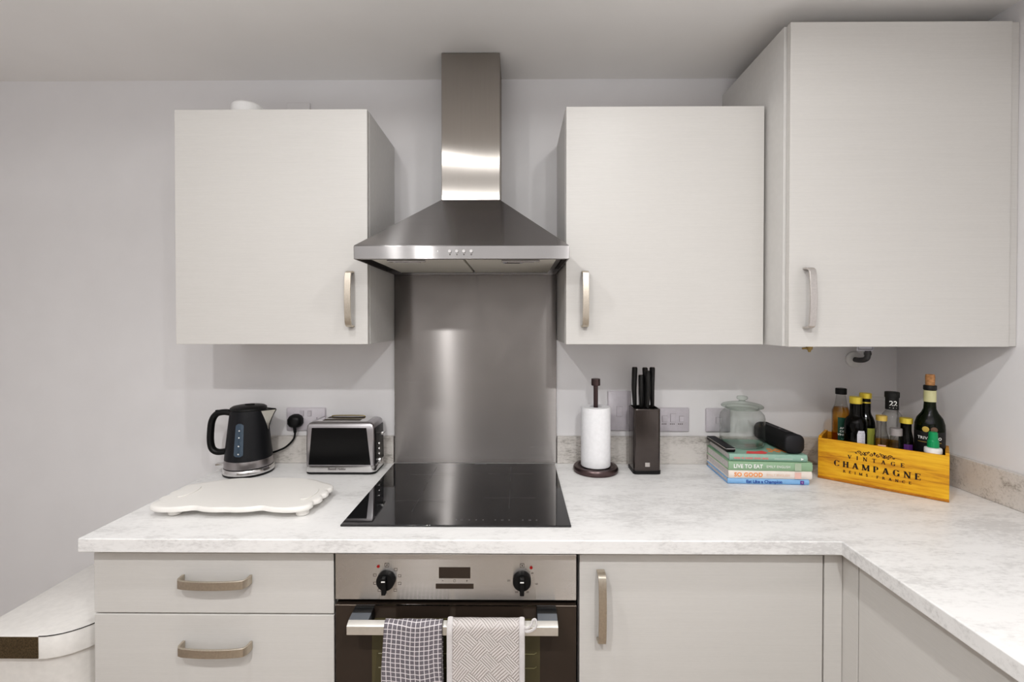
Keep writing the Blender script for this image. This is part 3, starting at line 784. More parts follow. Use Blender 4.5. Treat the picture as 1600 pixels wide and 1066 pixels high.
# ------------------------------------------------------------------ paper towel holder and roll
t = thing('paper_towel_holder', 'dark bronze upright paper towel holder with round weighted base', 'towel holder', (.276, -.097, WT+.0008))
m = MB(); m.lathe([(.076, 0), (.078, .004), (.078, .013), (.0745, .0185), (.062, .0205), (.058, .0185), (.02, .0185)], seg=56); m.build('base', 'dark_bronze', t)
m = MB(); m.cyl((0, 0, .019), (0, 0, .300), .0078); m.build('pole', 'dark_bronze', t)
m = MB(); m.cyl((0, 0, .3002), (0, 0, .324), .0155, seg=32); m.build('finial', 'dark_bronze', t, bevel=.0015)
m = MB()
segs = 48
pr = [(.0505, .0195), (.0515, .022), (.0515, .222), (.0505, .2245)]
m.lathe(pr, seg=segs, caps=(False, False))
m.lathe([(.021, .0195), (.0205, .2245)], seg=segs, caps=(False, False))
for z, rr in ((.0195, .0505), (.2245, .0505)):
    a = [m.b.verts.new((rr*cos(2*pi*i/segs), rr*sin(2*pi*i/segs), z)) for i in range(segs)]
    b = [m.b.verts.new((.021*cos(2*pi*i/segs), .021*sin(2*pi*i/segs), z)) for i in range(segs)]
    for i in range(segs): m.b.faces.new((a[i], a[(i+1) % segs], b[(i+1) % segs], b[i]))
o = m.build('paper_roll', 'paper', loc=(.276, -.097, WT+.002)); tag(o, 'roll of white kitchen paper on the bronze holder', 'paper roll')

# ------------------------------------------------------------------ knife block and knives
KB = (.447, -.094)
t = thing('knife_block', 'glossy gunmetal knife block holding black-handled knives', 'knife block', (KB[0], KB[1], WT+.0008))
m = MB(); m.rings([rrect(.0475, .043, .012, 0), rrect(.0475, .043, .012, .012)]); m.build('foot_base', 'black', t, bevel=.001)
m = MB()
rgs = [rrect(.046, .042, .012, .0125)]+[rrect(.046, .042, .012, .218)]+[rrect(.046, .042, .012, .222), rrect(.0445, .0405, .011, .224), rrect(.041, .037, .009, .224), rrect(.041, .037, .009, .200)]
m.rings(rgs, capends=(True, True)); m.build('shell', 'block', t, angle=40)
MB().box(-.0405, .0405, -.0365, .0365, .203, .212).build('bristle_insert', 'black_gap', t)
lb = MB().box(-.008, .008, -.0424, -.0421, .026, .040).build('maker_badge', 'handle_cool', t)
kn = [(-.030, .012, -.004, .105, 0), (-.012, -.004, -.001, .088, 1), (.006, -.016, .001, .098, 0), (.006, .016, .002, .102, 0), (.030, .006, -.003, .104, 0)]
klab = ['first black knife from the left, standing upright in the block', 'shortest black knife, standing in front of its neighbours in the block',
        'black knife at the front centre of the block', 'black knife in the middle row, partly hidden behind the front one', 'black knife nearest the right edge of the block']
kzs = [.362, .336, .352, .360, .362]
for (x, y, lean, ln, _), lab, kt in zip(kn, klab, kzs):
    k = thing('kitchen_knife', lab, 'knife', (KB[0]+x, KB[1]+y, WT+.2135), group='knives in the block')
    top = kt-.2135; zb = .014
    pts = smooth([(0, 0, zb), (lean*.5, -.002, zb+.03), (lean, -.004, top*.5), (lean*.6, -.002, top*.8), (lean*.2, 0, top)], 4)
    n = len(pts)
    rad = [.0062+.0030*(i/(n-1))+.0010*sin(pi*i/(n-1)) for i in range(n)]
    MB().tube(pts, rad, 14, ry=[r*1.25 for r in rad], up=(1, 0, 0)).build('handle', 'knife', k, bevel=0, angle=50)
    MB().cyl((lean*.2, 0, top), (lean*.2, 0, top+.0025), .0085, .0075, 16).build('end_cap', 'block', k)
    MB().box(-.001, .001, -.010, .010, .001, zb).build('blade', 'chrome', k)

# ------------------------------------------------------------------ books
BR = R(-3.0)
def book(x0, x1, z0, z1, depth, yf, cover, label, rz=BR):
    """x0..x1 spine front left/right at front y yf"""
    w = x1-x0; h = z1-z0
    t = thing('book', label, 'book', (x0, yf, z0), rz, 'cookbooks in the stack')
    c = .0022
    m = MB(); m.box(0, w, 0, depth, 0, c); m.box(0, w, 0, depth, h-c, h)
    m.rings([[(x, y, z) for y, z in ((0, 0), (-.003, h*.2), (-.004, h*.5), (-.003, h*.8), (0, h), (.002, h), (.002, 0))] for x in (0, w)])
    cv = m.build('cover', cover, t)
    MB().box(.003, w-.003, .0025, depth-.004, c+.0001, h-c-.0001).build('pages', 'pages', t)
    return t, w, h
zb = WT+.0008
b1, w, h = book(.681, .935, zb, zb+.017, .185, -.222, 'book_blue', 'thin pale blue cookbook at the bottom of the stack, navy spine lettering')
lettering('Eat Like a Champion', .0135, 'navy_ink', b1, (.114, -.0044, h/2), bold=.0003)
MB().box(.226, .237, -.0052, -.0042, .003, .014).build('spine_emblem', 'purple_print', b1)
lettering('C', .006, 'white_ink', b1, (.2315, -.0054, h/2), name='emblem_mark')
z2 = zb+.0175
b2, w, h = book(.684, .944, z2, z2+.025, .195, -.222, 'book_cream', 'cream cookbook with orange spine lettering, second from the bottom')
lettering('SO GOOD', .0185, 'orange_ink', b2, (.017, -.0044, h/2), align='LEFT', bold=.0006, space=1.08, sx=.98)
lettering('EMILY ENGLISH', .0108, 'peach_ink', b2, (.118, -.0044, h/2), align='LEFT', space=1.08, sx=.92)
MB().box(.206, .226, -.0047, -.0041, .0025, .0225).build('spine_patch', 'patch_pink', b2)
z3 = z2+.0255
b3, w, h = book(.684, .945, z3, z3+.0285, .195, -.222, 'book_green', 'sage green cookbook with white spine lettering, third in the stack')
lettering('LIVE TO EAT', .0172, 'white_ink', b3, (.015, -.0044, h/2), align='LEFT', bold=.0005, space=1.06, sx=.90)
lettering('EMILY ENGLISH', .0112, 'white_ink', b3, (.118, -.0044, h/2), align='LEFT', space=1.08, sx=.90)
MB().box(.206, .226, -.0047, -.0041, .0025, .026).build('spine_patch', 'patch_green', b3)
z4 = z3+.029
b4, w, h = book(.690, .932, z4, z4+.0225, .190, -.214, 'book_teal', 'grey green cookbook with red spine lettering, topmost, under the jar', rz=R(-4))
# indistinct spine print of short strokes
m = MB(); random.seed(3); x = .014
for wl in (5, 2, 6, 5, 5):
    for k in range(wl):
        hh = .0036+random.random()*.0012
        m.box(x, x+.0028, -.0046, -.0041, h*.42-hh/2, h*.42+hh/2+.001); x += .0041
    x += .0034
m.build('spine_print', 'pink_ink', b4)
MB().box(.140, .196, -.0046, -.0041, .0090, .0098).build('spine_rule', 'white_ink', b4)
m = MB(); m.rings([[(.222, y, .006), (.231, y, .010), (.222, y, .014)] for y in (-.0046, -.0041)]); m.build('spine_emblem', 'white_ink', b4)
m = MB(); m.prism([(.055, .004), (.115, .004), (.130, .020), (.120, .040), (.095, .030), (.070, .034)], h+.0001, h+.0005); m.build('cover_shape', 'red_ink', b4)
m = MB()
for k in range(7): m.cyl((.145+k*.008, .035+((k*5) % 3)*.014, h+.0001), (.145+k*.008, .035+((k*5) % 3)*.014, h+.0005), .008, seg=12)
m.build('cover_flowers', 'orange_ink', b4)
zt = z4+.0225+.0008

# ------------------------------------------------------------------ jar
t = thing('glass_jar', 'empty round glass jar with knobbed glass lid, standing on the books', 'jar', (.781, -.112, zt))
m = MB(); m.lathe([(.002, .0020), (.060, .0015), (.068, .004), (.0715, .012), (.0715, .098), (.069, .109), (.060, .120), (.0535, .126), (.0545, .131)], seg=64, caps=(True, False)); m.build('vessel', 'glass', t, angle=80)
m = MB(); m.lathe([(.004, .008), (.058, .0075), (.064, .010), (.0665, .016), (.0690, .022)], seg=64, caps=(True, False)); m.build('inner_base', 'glass', t, angle=80)
m = MB(); m.lathe([(.052, .126), (.052, .1325), (.067, .1335), (.0675, .1375), (.062, .1425), (.040, .148), (.014, .151), (.010, .155)], seg=64, caps=(True, False)); ld = m.build('lid', 'glass_lid', t, angle=60)
m = MB(); m.lathe([(.009, .1545), (.010, .157), (.017, .161), (.0185, .165), (.016, .170), (.006, .172)], seg=32); m.build('knob', 'glass_lid', ld, angle=60)

# ------------------------------------------------------------------ slim black device on the books
t = thing('remote_control', 'slim black bar-shaped device with silver rim on the left of the books', 'remote control', (.7035, -.118, zt), R(-1.5))
m = MB(); m.rings([rrect(.0135, .082, .003, .0), rrect(.0155, .084, .004, .004), rrect(.0155, .084, .004, .010)]); m.build('case', 'black', t)
m = MB(); m.rings([rrect(.0163, .0848, .004, .0102), rrect(.0163, .0848, .004, .0118)]); m.build('rim', 'chrome', t)
m = MB(); m.rings([rrect(.0148, .0833, .004, .0119), rrect(.0148, .0833, .004, .0128)]); m.build('face', 'black_matt', t)

# ------------------------------------------------------------------ speaker
t = thing('portable_speaker', 'black pill-shaped portable speaker lying at the right edge of the books', 'speaker', (.899, -.130, zt))
def pill(hx, hz, y, r):
    return [(a, y, b+.0315) for a, b, _ in rrect(hx, hz, r, 0, n=8)]
m = MB(); m.rings([pill(.031, .031, -.082, .022), pill(.031, .031, .100, .022)]); m.build('grille', 'speaker', t, angle=50)
for s, y in ((-1, -.0825), (1, .1005)):
    m = MB(); m.rings([pill(.0315, .0312, y, .022), pill(.0315, .0312, y+s*.006, .022), pill(.028, .028, y+s*.010, .020)]); m.build('end_cap', 'speaker_end', t, angle=50)
MB().box(-.012, .012, -.06, .08, .0626, .0634).build('button_strip', 'speaker_end', t, bevel=.0006)
m = MB()
m.box(-.003, .003, -.008, -.007, .0635, .0637); m.box(-.003, .003, -.002, -.001, .0635, .0637); m.box(-.003, -.002, -.008, -.001, .0635, .0637); m.build('button_mark', 'label_white', t)

# ------------------------------------------------------------------ crate
CA = math.atan2(-.2155, .2388)
C0 = Vector((1.0115, -.162, WT+.0008)); CL, CD, CH = .3215, .135, .134
t = thing('wooden_crate', 'yellow stained wooden crate printed with champagne lettering, full of bottles', 'crate', C0, CA)
th = .009
def cb(name, a, mat='crate'): return MB().box(*a).build(name, mat, t, bevel=.0012)
cb('bottom', (0, CL, 0, CD, 0, .008)); front = cb('front_board', (0, CL, 0, th, .0082, CH))
cb('back_board', (0, CL, CD-th, CD, .0082, CH)); cb('end_board', (0, th, th+.0003, CD-th-.0003, .0082, CH+.006)); cb('end_board', (CL-th, CL, th+.0003, CD-th-.0003, .0082, CH+.006))
MB().box(.0, CL, -.0008, -.0001, .0003, .007).build('dark_bottom_edge', 'crate_edge', front)
m = MB(); tot = serif_text('VINTAGE', .0122, m, .152, .0800, .0124, thick=.23, y=-.0006, hair=1.35); m.build('lettering', 'ink', front)
m = MB(); serif_text('CHAMPAGNE', .0190, m, .152, .0500, .0085, thick=.25, y=-.0006, hair=1.2); m.build('lettering', 'ink', front)
m = MB(); serif_text('RÉIMS-FRANCE', .0082, m, .154, .0325, .0086, thick=.24, y=-.0006, hair=1.7); m.build('lettering', 'ink', front)
# scroll ornament
m = MB()
def curl(cx, cz, r, a0, turns, w, sgn=1, n=22):
    prev = None
    for k in range(n+1):
        s = k/n; a = a0+sgn*turns*2*pi*s; rr = r*(1-.75*s)
        p = (cx+rr*cos(a), cz+rr*sin(a)*.9); q = (cx+(rr-w*(1-.4*s))*cos(a), cz+(rr-w*(1-.4*s))*sin(a)*.9)
        if prev: m.quad(*[(x, -.0006, z) for x, z in (prev[0], p, q, prev[1])])
        prev = (p, q)
cx0, cz0 = .150, .1045
for sx in (-1, 1):
    for dx, dz, r, a0, tr in ((.009, -.002, .0066, pi/2, 1.1), (.019, .001, .0072, -pi/2, 1.2), (.029, -.001, .0064, pi/2, 1.1), (.038, .001, .0070, 0, 1.3), (.047, -.001, .0042, pi, 1.1), (.014, .005, .0035, 0, 1), (.034, -.005, .0035, pi, 1), (.024, -.006, .003, 0, 1)):
        curl(cx0+sx*dx, cz0+dz, r, a0 if sx > 0 else pi-a0, tr, .0026, sgn=sx)
    m.quad((cx0+sx*.050, -.0006, cz0-.0005), (cx0+sx*.068, -.0006, cz0-.0030), (cx0+sx*.068, -.0006, cz0-.0025), (cx0+sx*.050, -.0006, cz0+.0008))
m.quad((cx0, -.0006, cz0+.010), (cx0+.0028, -.0006, cz0+.004), (cx0, -.0006, cz0-.003), (cx0-.0028, -.0006, cz0+.004))
m.quad((cx0-.0045, -.0006, cz0+.006), (cx0, -.0006, cz0+.0045), (cx0+.0045, -.0006, cz0+.006), (cx0, -.0006, cz0+.0075))
m.build('scroll_ornament', 'ink', front)

# ------------------------------------------------------------------ bottles
ZB = WT+.0008+.0088
def bottle(x, y, label, prof, glass, liquid=None, liq_z=None, rz=None, cap=None, name='bottle', liq_in=.0022, seg=40):
    rz = math.atan2(-(0-x)*-1, -( -1.717-y)) if rz is None else rz
    rz = -math.atan2(x, 1.717+y)*1.0
    t = thing(name, label, 'bottle', (x, y, ZB), rz, 'bottles in the crate')
    m = MB(); m.lathe(prof, seg=seg, caps=(True, False)); m.build('glass_body', glass, t, angle=60)
    if liquid:
        q = [(max(r-liq_in, .001), z+(liq_in if i == 0 else 0)) for i, (r, z) in enumerate(prof) if z <= liq_z]
        for (r0, z0), (r1, z1) in zip(prof, prof[1:]):
            if z0 <= liq_z < z1: q.append((r0+(r1-r0)*(liq_z-z0)/(z1-z0)-liq_in, liq_z))
        m = MB(); m.lathe(q, seg=seg); m.build('liquid', liquid, t, angle=60)
    return t
def capc(t, z0, z1, r, mat, name='cap', r1=None):
    n = 40
    m = MB(); m.rings([[((rr*(1+.012*(i % 2)))*cos(2*pi*i/n), (rr*(1+.012*(i % 2)))*sin(2*pi*i/n), z) for i in range(n)] for rr, z in ((r, z0), (r1 or r, z1-.0015), ((r1 or r)-.0015, z1))])
    return m.build(name, mat, t, angle=30)
def rf(prof):
    def f(z):
        for (r0, z0), (r1, z1) in zip(prof, prof[1:]):
            if z0 <= z <= z1 and z1 > z0: return r0+(r1-r0)*(z-z0)/(z1-z0)
        return prof[-1][0]
    return f
# 1 vinegar
H = 1.206-ZB
p = [(.024, 0), (.0265, .004), (.0265, .198), (.0255, .212), (.018, .230), (.0135, .262), (.0135, H-.022)]
b = bottle(1.1126, -0.1254, 'clear bottle of amber liquid with black cap and dark green label', p, 'glass_bottle', 'vinegar', .222)
capc(b, H-.020, H, .0165, 'black')
lb = patch(rf(p), R(-18), R(70), .080, .190, .0006).build('label', 'label_green', b)
for i, (s, mt) in enumerate((('APPLE', 'white_ink'), ('CIDER', 'white_ink'), ('VINEGAR', 'white_ink'))):
    lettering(s, .0095, mt, lb, (0, 0, .154-i*.011), bend=.0273, bold=.0003).rotation_euler = (0, 0, R(22))
lettering('RAW', .008, 'mint_ink', lb, (0, 0, .118), bend=.0273).rotation_euler = (0, 0, R(22))
# 2 dark oil, front
H = 1.189-ZB
p = [(.028, 0), (.031, .005), (.031, .176), (.0298, .188), (.0255, .198), (.0190, .205), (.0165, .211), (.0160, H-.024)]
b = bottle(1.1112, -0.1967, 'dark olive bottle with gold cap and pale back label', p, 'glass_dark', 'liquid_dark', .150)
capc(b, H-.022, H, .0175, 'gold_cap')
lb = patch(rf(p), R(8), R(52), .070, .163, .0006, rc=.003).build('label', 'label_white', b)
m = MB()
for k in range(12):
    z = .155-k*.0055; r = .0320
    for a0, a1 in ((R(12), R(28+((k*7) % 9))), (R(32), R(46-((k*5) % 7)))):
        m.quad((r*sin(a0), -r*cos(a0), z), (r*sin(a1), -r*cos(a1), z), (r*sin(a1), -r*cos(a1), z+.0012), (r*sin(a0), -r*cos(a0), z+.0012))
m.build('small_print', 'plate_line', lb)
# 3 dark oil, behind
H = 1.197-ZB
p = [(.025, 0), (.0275, .005), (.0275, .165), (.0262, .182), (.0215, .197), (.0165, .207), (.0145, .215), (.0140, H-.020)]
b = bottle(1.1614, -0.1720, 'dark olive bottle with gold cap standing behind the one with the pale label', p, 'glass_dark', 'liquid_dark', .165)
capc(b, H-.017, H, .0170, 'gold_cap'); 
m = MB(); m.lathe([(.0150, H-.033), (.0155, H-.032), (.0155, H-.030), (.0150, H-.029)]); m.build('neck_ring', 'gold_cap', b)
patch(rf(p), R(0), R(62), .075, .165, .0006).build('label', 'label_lime', b)
# 4 clear with dull gold cap
H = 1.138-ZB
p = [(.018, 0), (.0195, .004), (.0195, .135), (.0188, .150), (.0145, .165), (.0125, .178), (.0125, H-.018)]
b = bottle(1.1550, -0.2483, 'small clear bottle with dull gold cap near the crate front', p, 'glass_bottle')
capc(b, H-.0165, H, .0148, 'tan_cap')
patch(rf(p), R(-25), R(35), .060, .128, .0006).build('label', 'patch_pink', b)
# 5 "22"
H = 1.208-ZB
p = [(.027, 0), (.0295, .005), (.0295, .185), (.0285, .200), (.025, .216), (.0175, .226), (.0165, .230), (.0165, H-.003)]
b = bottle(1.2103, -0.2202, 'clear round-shouldered bottle with black capsule marked 22', p, 'glass_bottle')
m = MB(); m.lathe([(.0175, .232), (.0175, H-.018), (.0195, H-.0175), (.0195, H-.001), (.0185, H)]); cp_ = m.build('capsule', 'label_black', b)
lettering('22', .022, 'white_ink', cp_, (0, 0, H-.036), bend=.0178, bold=.0003).rotation_euler = (0, 0, R(12))
m = MB(); m.quad(*[(.0178*sin(a), -.0178*cos(a), z) for a, z in ((R(-20), H-.0505), (R(12), H-.0505), (R(12), H-.0490), (R(-20), H-.0490))]); m.quad(*[(.0178*sin(a), -.0178*cos(a), z) for a, z in ((R(12), H-.0505), (R(42), H-.0505), (R(42), H-.0490), (R(12), H-.0490))]); m.build('capsule_line', 'white_ink', cp_)
# 6 clear stopper
H = 1.103-ZB
p = [(.0165, 0), (.0180, .004), (.0180, .120), (.0175, .132), (.0145, .150), (.0135, .160), (.0135, H-.020)]
b = bottle(1.1801, -0.2737, 'small clear bottle with frosted clear stopper and brownish contents', p, 'glass_bottle', 'brownish', .120)
M['frost'] = plain('frosted_plastic', (.62, .58, .58), .3, Transmission_Weight=.6)
capc(b, H-.022, H, .0160, 'frost', 'stopper')
# 7 dark with gold cap & purple label
H = 1.134-ZB
p = [(.0165, 0), (.0182, .004), (.0182, .140), (.0178, .152), (.0150, .166), (.0135, .175), (.0135, H-.018)]
b = bottle(1.2158, -0.2681, 'small dark bottle with gold cap and purple label', p, 'glass_dark', 'liquid_dark', .060)
capc(b, H-.0165, H, .0165, 'gold_cap')
patch(rf(p), R(-15), R(60), .050, .135, .0006).build('label', 'label_purple', b)
# 8 wine bottle
H = 1.238-ZB
p = [(.034, 0), (.0370, .006), (.0370, .185), (.0360, .200), (.0310, .218), (.0205, .234), (.0155, .246), (.0145, .262), (.0142, H-.014)]
b = bottle(1.2757, -0.2832, 'tall dark green wine bottle with cork, cream neck label and black label', p, 'glass_green', 'liquid_green', .130)
m = MB(); m.lathe([(.0150, H-.015), (.0162, H-.013), (.0162, H-.002), (.0150, H)]); m.build('neck_ring', 'label_black', b)
m = MB(); m.lathe([(.0112, H+.0003), (.0118, H+.026), (.0108, H+.0335)], seg=24); m.build('cork', 'cork', b)
m = MB(); m.lathe([(.0152, .268), (.0150, H-.0155)]); nl = m.build('neck_label', 'label_cream', b)
lb = patch(rf(p), R(-75), R(75), .060, .180, .0008, n=16).build('label', 'label_black', b)
lettering('TRIVENTO', .0118, 'white_ink', lb, (0, 0, .160), bend=.0381, bold=.0003, space=1.1)
for a, mt in ((R(-14), 'gold_print'), (R(16), 'brown_print')):
    m = MB(); r = .0382
    m.rings([[( rr*sin(a+q*cos(2*pi*i/20)), -rr*cos(a+q*cos(2*pi*i/20)), .187+.0085*s*sin(2*pi*i/20)) for i in range(20)] for rr, q, s in ((r-.0004, R(13), 1), (r, R(13), 1), (r+.0002, R(11), .85))]); m.build('medallion', mt, lb)
m = patch(lambda z: .0381, R(-45), R(45), .1470, .1485, .0001); m.build('gold_rule', 'gold_print', lb)
# 9 green-capped squeeze bottle
H = 1.105-ZB
p = [(.0215, 0), (.0235, .004), (.0235, .112), (.0235, .120)]
t9 = thing('squeeze_bottle', 'small squeeze bottle with bright green nozzle cap and white collar', 'bottle', (1.2431, -0.3318, ZB), -R(42), 'bottles in the crate')
m = MB(); m.lathe([(.018, 0), (.0195, .004), (.0195, .1235)]); m.build('container', 'lime_plastic', t9)
m = MB(); m.lathe([(.0212, .1238), (.0212, .134), (.020, .138), (.0140, .1395)]); m.build('collar', 'white_plastic', t9)
m = MB(); n = 36
m.rings([[((rr*(1+.03*(i % 2)))*cos(2*pi*i/n), (rr*(1+.03*(i % 2)))*sin(2*pi*i/n), z) for i in range(n)] for rr, z in ((.0140, .1398), (.0135, .158), (.0110, .162), (.0105, H-.003), (.0085, H))]); m.build('nozzle_cap', 'green_cap', t9, angle=25)
# 10 glass behind the crate
t = thing('wine_glass', 'clear drinking glass with wide thin rim behind the crate', 'glass', (1.262, -.105, WT+.0008))
m = MB(); m.lathe([(.034, 0), (.034, .0015), (.006, .005), (.0045, .07), (.010, .082), (.034, .105), (.047, .145), (.050, .185), (.0480, .2555)], seg=56, caps=(True, False)); m.build('glass_bowl', 'glass_thin', t, angle=60)
m = MB(); m.rings([[(.0480*cos(a)+q*cos(a)*cos(bb), .0480*sin(a)+q*sin(a)*cos(bb), .2555+q*sin(bb)) for bb in [2*pi*j/8 for j in range(8)]] for q in (.0005,) for a in [2*pi*i/56 for i in range(57)]], cap=False); m.build('rim', 'glass_lid', t)

# ------------------------------------------------------------------ towels over the oven handle
def towel(x0, x1, zf, zb_, label, mat, th, amp, seed, spread=0):
    random.seed(seed)
    t = thing('hand_towel', label, 'towel', ((x0+x1)/2, -.6455, .74), group='towels on the oven handle')
    ox, oy, oz_ = (x0+x1)/2, -.6455, .74
    off = th/2+.0018
    yf, ybk, zt_ = -.6545-off, -.6365+off*.75, .7315+off
    path = [(yf, zf+(zt_-.010-zf)*k/44) for k in range(45)]
    for k in range(1, 8):
        a = pi-pi*k/8
        cy, ry = (yf+ybk)/2, (ybk-yf)/2
        path.append((cy+ry*cos(a), zt_-.010+.010*sin(a)))
    path += [(ybk, zt_-.010-(zt_-.010-zb_)*k/30) for k in range(31)]
    nu = 40
    b = bmesh.new(); rows = []; s = 0; prev = None; lens = []
    for y, z in path:
        if prev: s += math.hypot(y-prev[0], z-prev[1])
        prev = (y, z); lens.append(s)
    p1, p2, p3 = [random.random()*6 for _ in range(3)]
    for i, (y, z) in enumerate(path):
        row = []
        hang = max(0, min(1, (zt_-z)/.25))
        frontside = i < 45
        for k in range(nu+1):
            u = k/nu
            x = x0+(x1-x0)*u
            x += spread*hang*((u-.5)*2 if frontside else 0)*.5 - spread*hang*.5*(1 if frontside else 0)
            w = amp*hang*(sin(u*7+p1+z*9)+.5*sin(u*15+p2-z*22)+.3*sin(u*26+p3+z*30))
            lift = .4*amp*sin(u*9+p2)*.5*(1-hang)
            yy = y-(abs(w)*.8+.5*amp*hang)*(1 if frontside else 0)
            row.append(b.verts.new((x-ox+.002*sin(z*40+p1)*hang, yy-oy, z-oz_+(abs(lift) if not (y == yf or y == ybk) else 0))))
        rows.append(row)
    uvl = b.loops.layers.uv.new('UVMap')
    def uvof(i, k): return (k/nu*(x1-x0)+.003*sin(lens[i]*18+p1)*1.0, lens[i]+.004*sin(k/nu*6+p2))
    for i in range(len(rows)-1):
        for k in range(nu):
            f = b.faces.new((rows[i][k], rows[i][k+1], rows[i+1][k+1], rows[i+1][k]))
            for lp, (ii, kk) in zip(f.loops, ((i, k), (i, k+1), (i+1, k+1), (i+1, k))): lp[uvl].uv = uvof(ii, kk)
    me = bpy.data.meshes.new('cloth'); b.to_mesh(me); b.free(); me.materials.append(M[mat])
    for p_ in me.polygons: p_.use_smooth = True
    o = bpy.data.objects.new('cloth', me); COL.objects.link(o); o.parent = t
    md = o.modifiers.new('Solid', 'SOLIDIFY'); md.thickness = th; md.offset = 0
    return t, rows, (ox, oy, oz_)
t1, _, _ = towel(-.3085, -.1740, .46, .50, 'dark grey and white checked tea towel hanging over the oven handle', 'check', .0022, .0055, 5, spread=.012)
t2, _, O = towel(-.1560, .0115, .44, .47, 'beige quilted oven towel hanging to the right of the checked one', 'quilt', .0055, .0022, 9)
# bindings and loop of the quilted towel
for x in (-.1555, .0110):
    m = MB()
    yf = -.6545-.0053-.003
    pts = [(x-O[0], yf-O[1]-.001-.0005*sin(k*1.1), .44+(.722-.44)*k/24-O[2]) for k in range(25)]
    pts += [(x-O[0], -.6560-O[1]-.002, .7345-O[2]), (x-O[0], -.6455-O[1], .7405-O[2]), (x-O[0], -.637-O[1], .7350-O[2]), (x-O[0], -.6305-O[1], .720-O[2])]
    m.tube(pts, .0068, 10, ry=.0036, up=(1, 0, 0)); m.build('binding', 'towel_edge', t2)
m = MB(); lp = smooth([(.012-O[0], -.658-O[1], .733-O[2]), (.022-O[0], -.662-O[1], .727-O[2]), (.032-O[0], -.660-O[1], .733-O[2]), (.036-O[0], -.655-O[1], .741-O[2]), (.043-O[0], -.656-O[1], .7435-O[2]), (.0445-O[0], -.661-O[1], .733-O[2]), (.036-O[0], -.664-O[1], .7255-O[2]), (.024-O[0], -.663-O[1], .7205-O[2]), (.014-O[0], -.660-O[1], .721-O[2])], 5)
m.tube(lp, .0034, 8, ry=.0018, up=(0, 0, 1)); m.build('hanging_loop', 'towel_edge', t2)

# ------------------------------------------------------------------ bin at the left
t = thing('pedal_bin', 'slim white kitchen bin with bronze front strip, left of the drawers', 'bin', (-1.262, -.34, .001))
BZ = .629
def binring(z, i=0, x0=-.148, x1=.148, y0=-.214, y1=.25, r=.11):
    pts = [(x0+i, y1-i), (x0+i, y0+i)]
    for k in range(11):
        a = R(-90+90*k/10); pts.append((x1-i-(r-i)+(r-i)*cos(a), y0+i+(r-i)+(r-i)*sin(a)))
    pts.append((x1-i, y1-i))
    return [(x, y, z) for x, y in pts]
m = MB(); m.rings([binring(.012, .012), binring(BZ-.062, .012)]); m.build('bin_body', 'bin_white', t)
m = MB(); m.rings([binring(0, .016), binring(.0118, .016)]); m.build('bin_foot', 'black', t)
ld = MB().rings([binring(BZ-.060), binring(BZ-.003), binring(BZ, .003)]).build('lid', 'bin_white', t, angle=50)
MB().box(-.1475, .037, -.2158, -.2142, BZ-.058, BZ-.003).build('front_strip', 'bronze', ld)
m = MB(); a = binring(BZ+.0003, .0)
pts = [(x, y, BZ-.0015) for x, y, z in binring(0, -.0005)[2:]]
m.tube(pts, .0012, 6); m.build('lid_seam', 'black', ld)

# ------------------------------------------------------------------ small things near the ceiling and under the corner cupboard
t = thing('smoke_alarm', 'white round-edged plastic alarm lying on top of the cabinet left of the hood', 'alarm', ((388-808)*1.50/721, -.217, 2.0820))
m = MB(); m.rings([[( .050*s*cos(2*pi*i/40), .050*s*sin(2*pi*i/40), z) for i in range(40)] for z, s in ((0, .94), (.006, 1), (.044, 1), (.052, .88), (.055, .6))]); m.build('housing', 'white_plastic', t, angle=60)
m = MB(); m.lathe([(.0503, .012), (.0506, .013), (.0506, .016), (.0503, .017)]); m.build('vent_slot', 'plate_line', t)
o = MB().rings([[(a+(468-808)*1.717/721, y, b+2.203) for a, b, _ in rrect(.043-i, .043-i, .005, 0)] for y, i in ((-.001, 0), (-.007, 0), (-.009, .002))]).build('spur_plate', 'wall')
tag(o, 'wall-coloured square electrical plate high up behind the cabinet left of hood', 'wall plate')
# pipe elbow
t = thing('pipe_elbow', 'grey pipe bending into the wall under the corner cupboard', 'pipe', (1.245, -.001, 1.295))
m = MB(); m.lathe([(.030, 0), (.030, .003), (.026, .007)]); m.build('wall_flange', 'white_plastic', t, rot=(pi/2, 0, 0), angle=60)
m = MB(); m.tube(smooth([(0, -.009, .0), (0, -.030, 0), (.006, -.048, .004), (.010, -.055, .018), (.010, -.055, .069)], 5), .0095, 16); m.build('pipe_bend', 'pipe', t)
m = MB(); m.cyl((.010, -.055, .020), (.010, -.055, .030), .0115); m.build('joint_ring', 'pipe', t)
t = thing('hanging_label', 'small white printed label hanging under the corner cupboard', 'label', (1.172, -.155, 1.3640))
MB().box(-.028, .028, -.0005, .0005, -.0275, -.0005).build('card', 'label_white', t)
m = MB(); m.box(-.024, .024, -.0009, -.0006, -.0235, -.0220); m.box(-.024, -.023, -.0009, -.0006, -.0219, -.002); m.box(.023, .024, -.0009, -.0006, -.0219, -.002); m.build('printed_border', 'ink', t)
t = thing('brass_fitting', 'tiny tarnished brass fitting under the left side of corner cupboard', 'fitting', (.925, -.25, 1.3640))
m = MB(); m.cyl((0, 0, -.0180), (0, 0, -.0003), .008, .012, 16); m.build('nut', 'brass', t)
m = MB(); m.cyl((-.022, 0, -.014), (.0, 0, -.0135), .0030); m.cyl((0, 0, -.026), (0, 0, -.0182), .003, .006, 12); m.build('stem', 'brass', t)

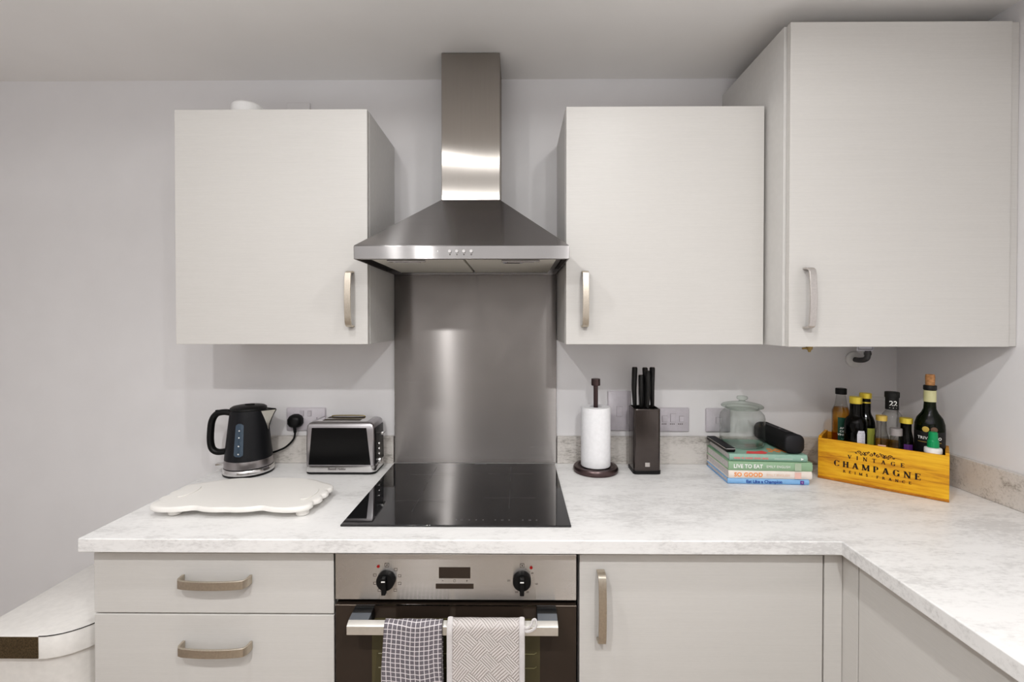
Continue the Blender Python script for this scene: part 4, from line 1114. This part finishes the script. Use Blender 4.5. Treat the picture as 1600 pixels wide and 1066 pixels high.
# ------------------------------------------------------------------ lights
def spot(x, y, e, dia=.055, col=(1, .985, .965)):
    l = bpy.data.lights.new('downlight', 'AREA'); l.shape = 'DISK'; l.size = dia; l.energy = e; l.color = col; l.spread = R(156)
    o = bpy.data.objects.new('downlight', l); COL.objects.link(o); o.location = (x, y, ZC-.012)
def wide(x, y, e):
    l = bpy.data.lights.new('downlight_spill', 'SPOT'); l.energy = e; l.spot_size = R(174); l.spot_blend = .12
    l.shadow_soft_size = .022; l.color = (1, .985, .965)
    o = bpy.data.objects.new('downlight_spill', l); COL.objects.link(o); o.location = (x, y, ZC-.03)
E1 = 4.9
for x, y in ((-.58, -1.04), (.38, -1.04)): spot(x, y, E1*.5); wide(x, y, 4)
for x, y in ((-.58, -1.90), (.38, -1.90)): spot(x, y, E1*2.3); wide(x, y, 9)
for x, y in ((-.58, -3.2), (.38, -3.2)): spot(x, y, E1*.5)  # rear pair added behind the camera as extra fill
def area(loc, rot, sx, sy, e, col=(1, 1, 1)):
    l = bpy.data.lights.new('fill_light', 'AREA'); l.shape = 'RECTANGLE'; l.size = sx; l.size_y = sy; l.energy = e; l.color = col; l.spread = R(148)
    o = bpy.data.objects.new('fill_light', l); COL.objects.link(o); o.location = loc; o.rotation_euler = rot
area((-.5, YR+.05, 1.45), (R(90), 0, 0), 2.6, 1.6, 6, (.93, .96, 1))  # soft frontal fill added at the rear wall, no window modelled
area((-.6, -2.9, .9), (R(180), 0, 0), 2.6, 1.8, 45, (.95, .975, 1))  # unseen upward fill, added to brighten ceiling and room by bounce
w = bpy.data.worlds.new('World'); scn.world = w; w.use_nodes = True
w.node_tree.nodes['Background'].inputs[0].default_value = (.6, .6, .62, 1); w.node_tree.nodes['Background'].inputs[1].default_value = .3

# ------------------------------------------------------------------ camera
cam = bpy.data.cameras.new('camera'); co = bpy.data.objects.new('camera', cam); COL.objects.link(co)
cam.sensor_width = 36; cam.lens = 721/1600*36; cam.clip_start = .02
co.location = (0, -1.717, EYE)
PITCH, YAW = .6, .45
co.rotation_euler = (R(90-PITCH), 0, R(YAW))
# vanishing point of the depth lines sits at pixel (808, 504)
vx, vy = 721*math.tan(R(YAW)), 721*math.tan(R(PITCH))
cam.shift_x = -(808-800-vx)/1600
cam.shift_y = (504-533+vy)/1600*1
scn.camera = co
scn.view_settings.view_transform = 'Standard'
scn.view_settings.look = 'None'
scn.view_settings.exposure = -.07
scn.view_settings.use_curve_mapping = True
cm = scn.view_settings.curve_mapping; cv_ = cm.curves[3]
for px_c, py_c in ((.03, .017), (.12, .100), (.35, .345)): cv_.points.new(px_c, py_c)
cm.update()
scn.cycles.use_denoising = True
scn.cycles.max_bounces = 10
scn.cycles.diffuse_bounces = 6
scn.cycles.transparent_max_bounces = 24
scn.cycles.caustics_reflective = False
scn.cycles.caustics_refractive = False
scn.cycles.sample_clamp_indirect = 4
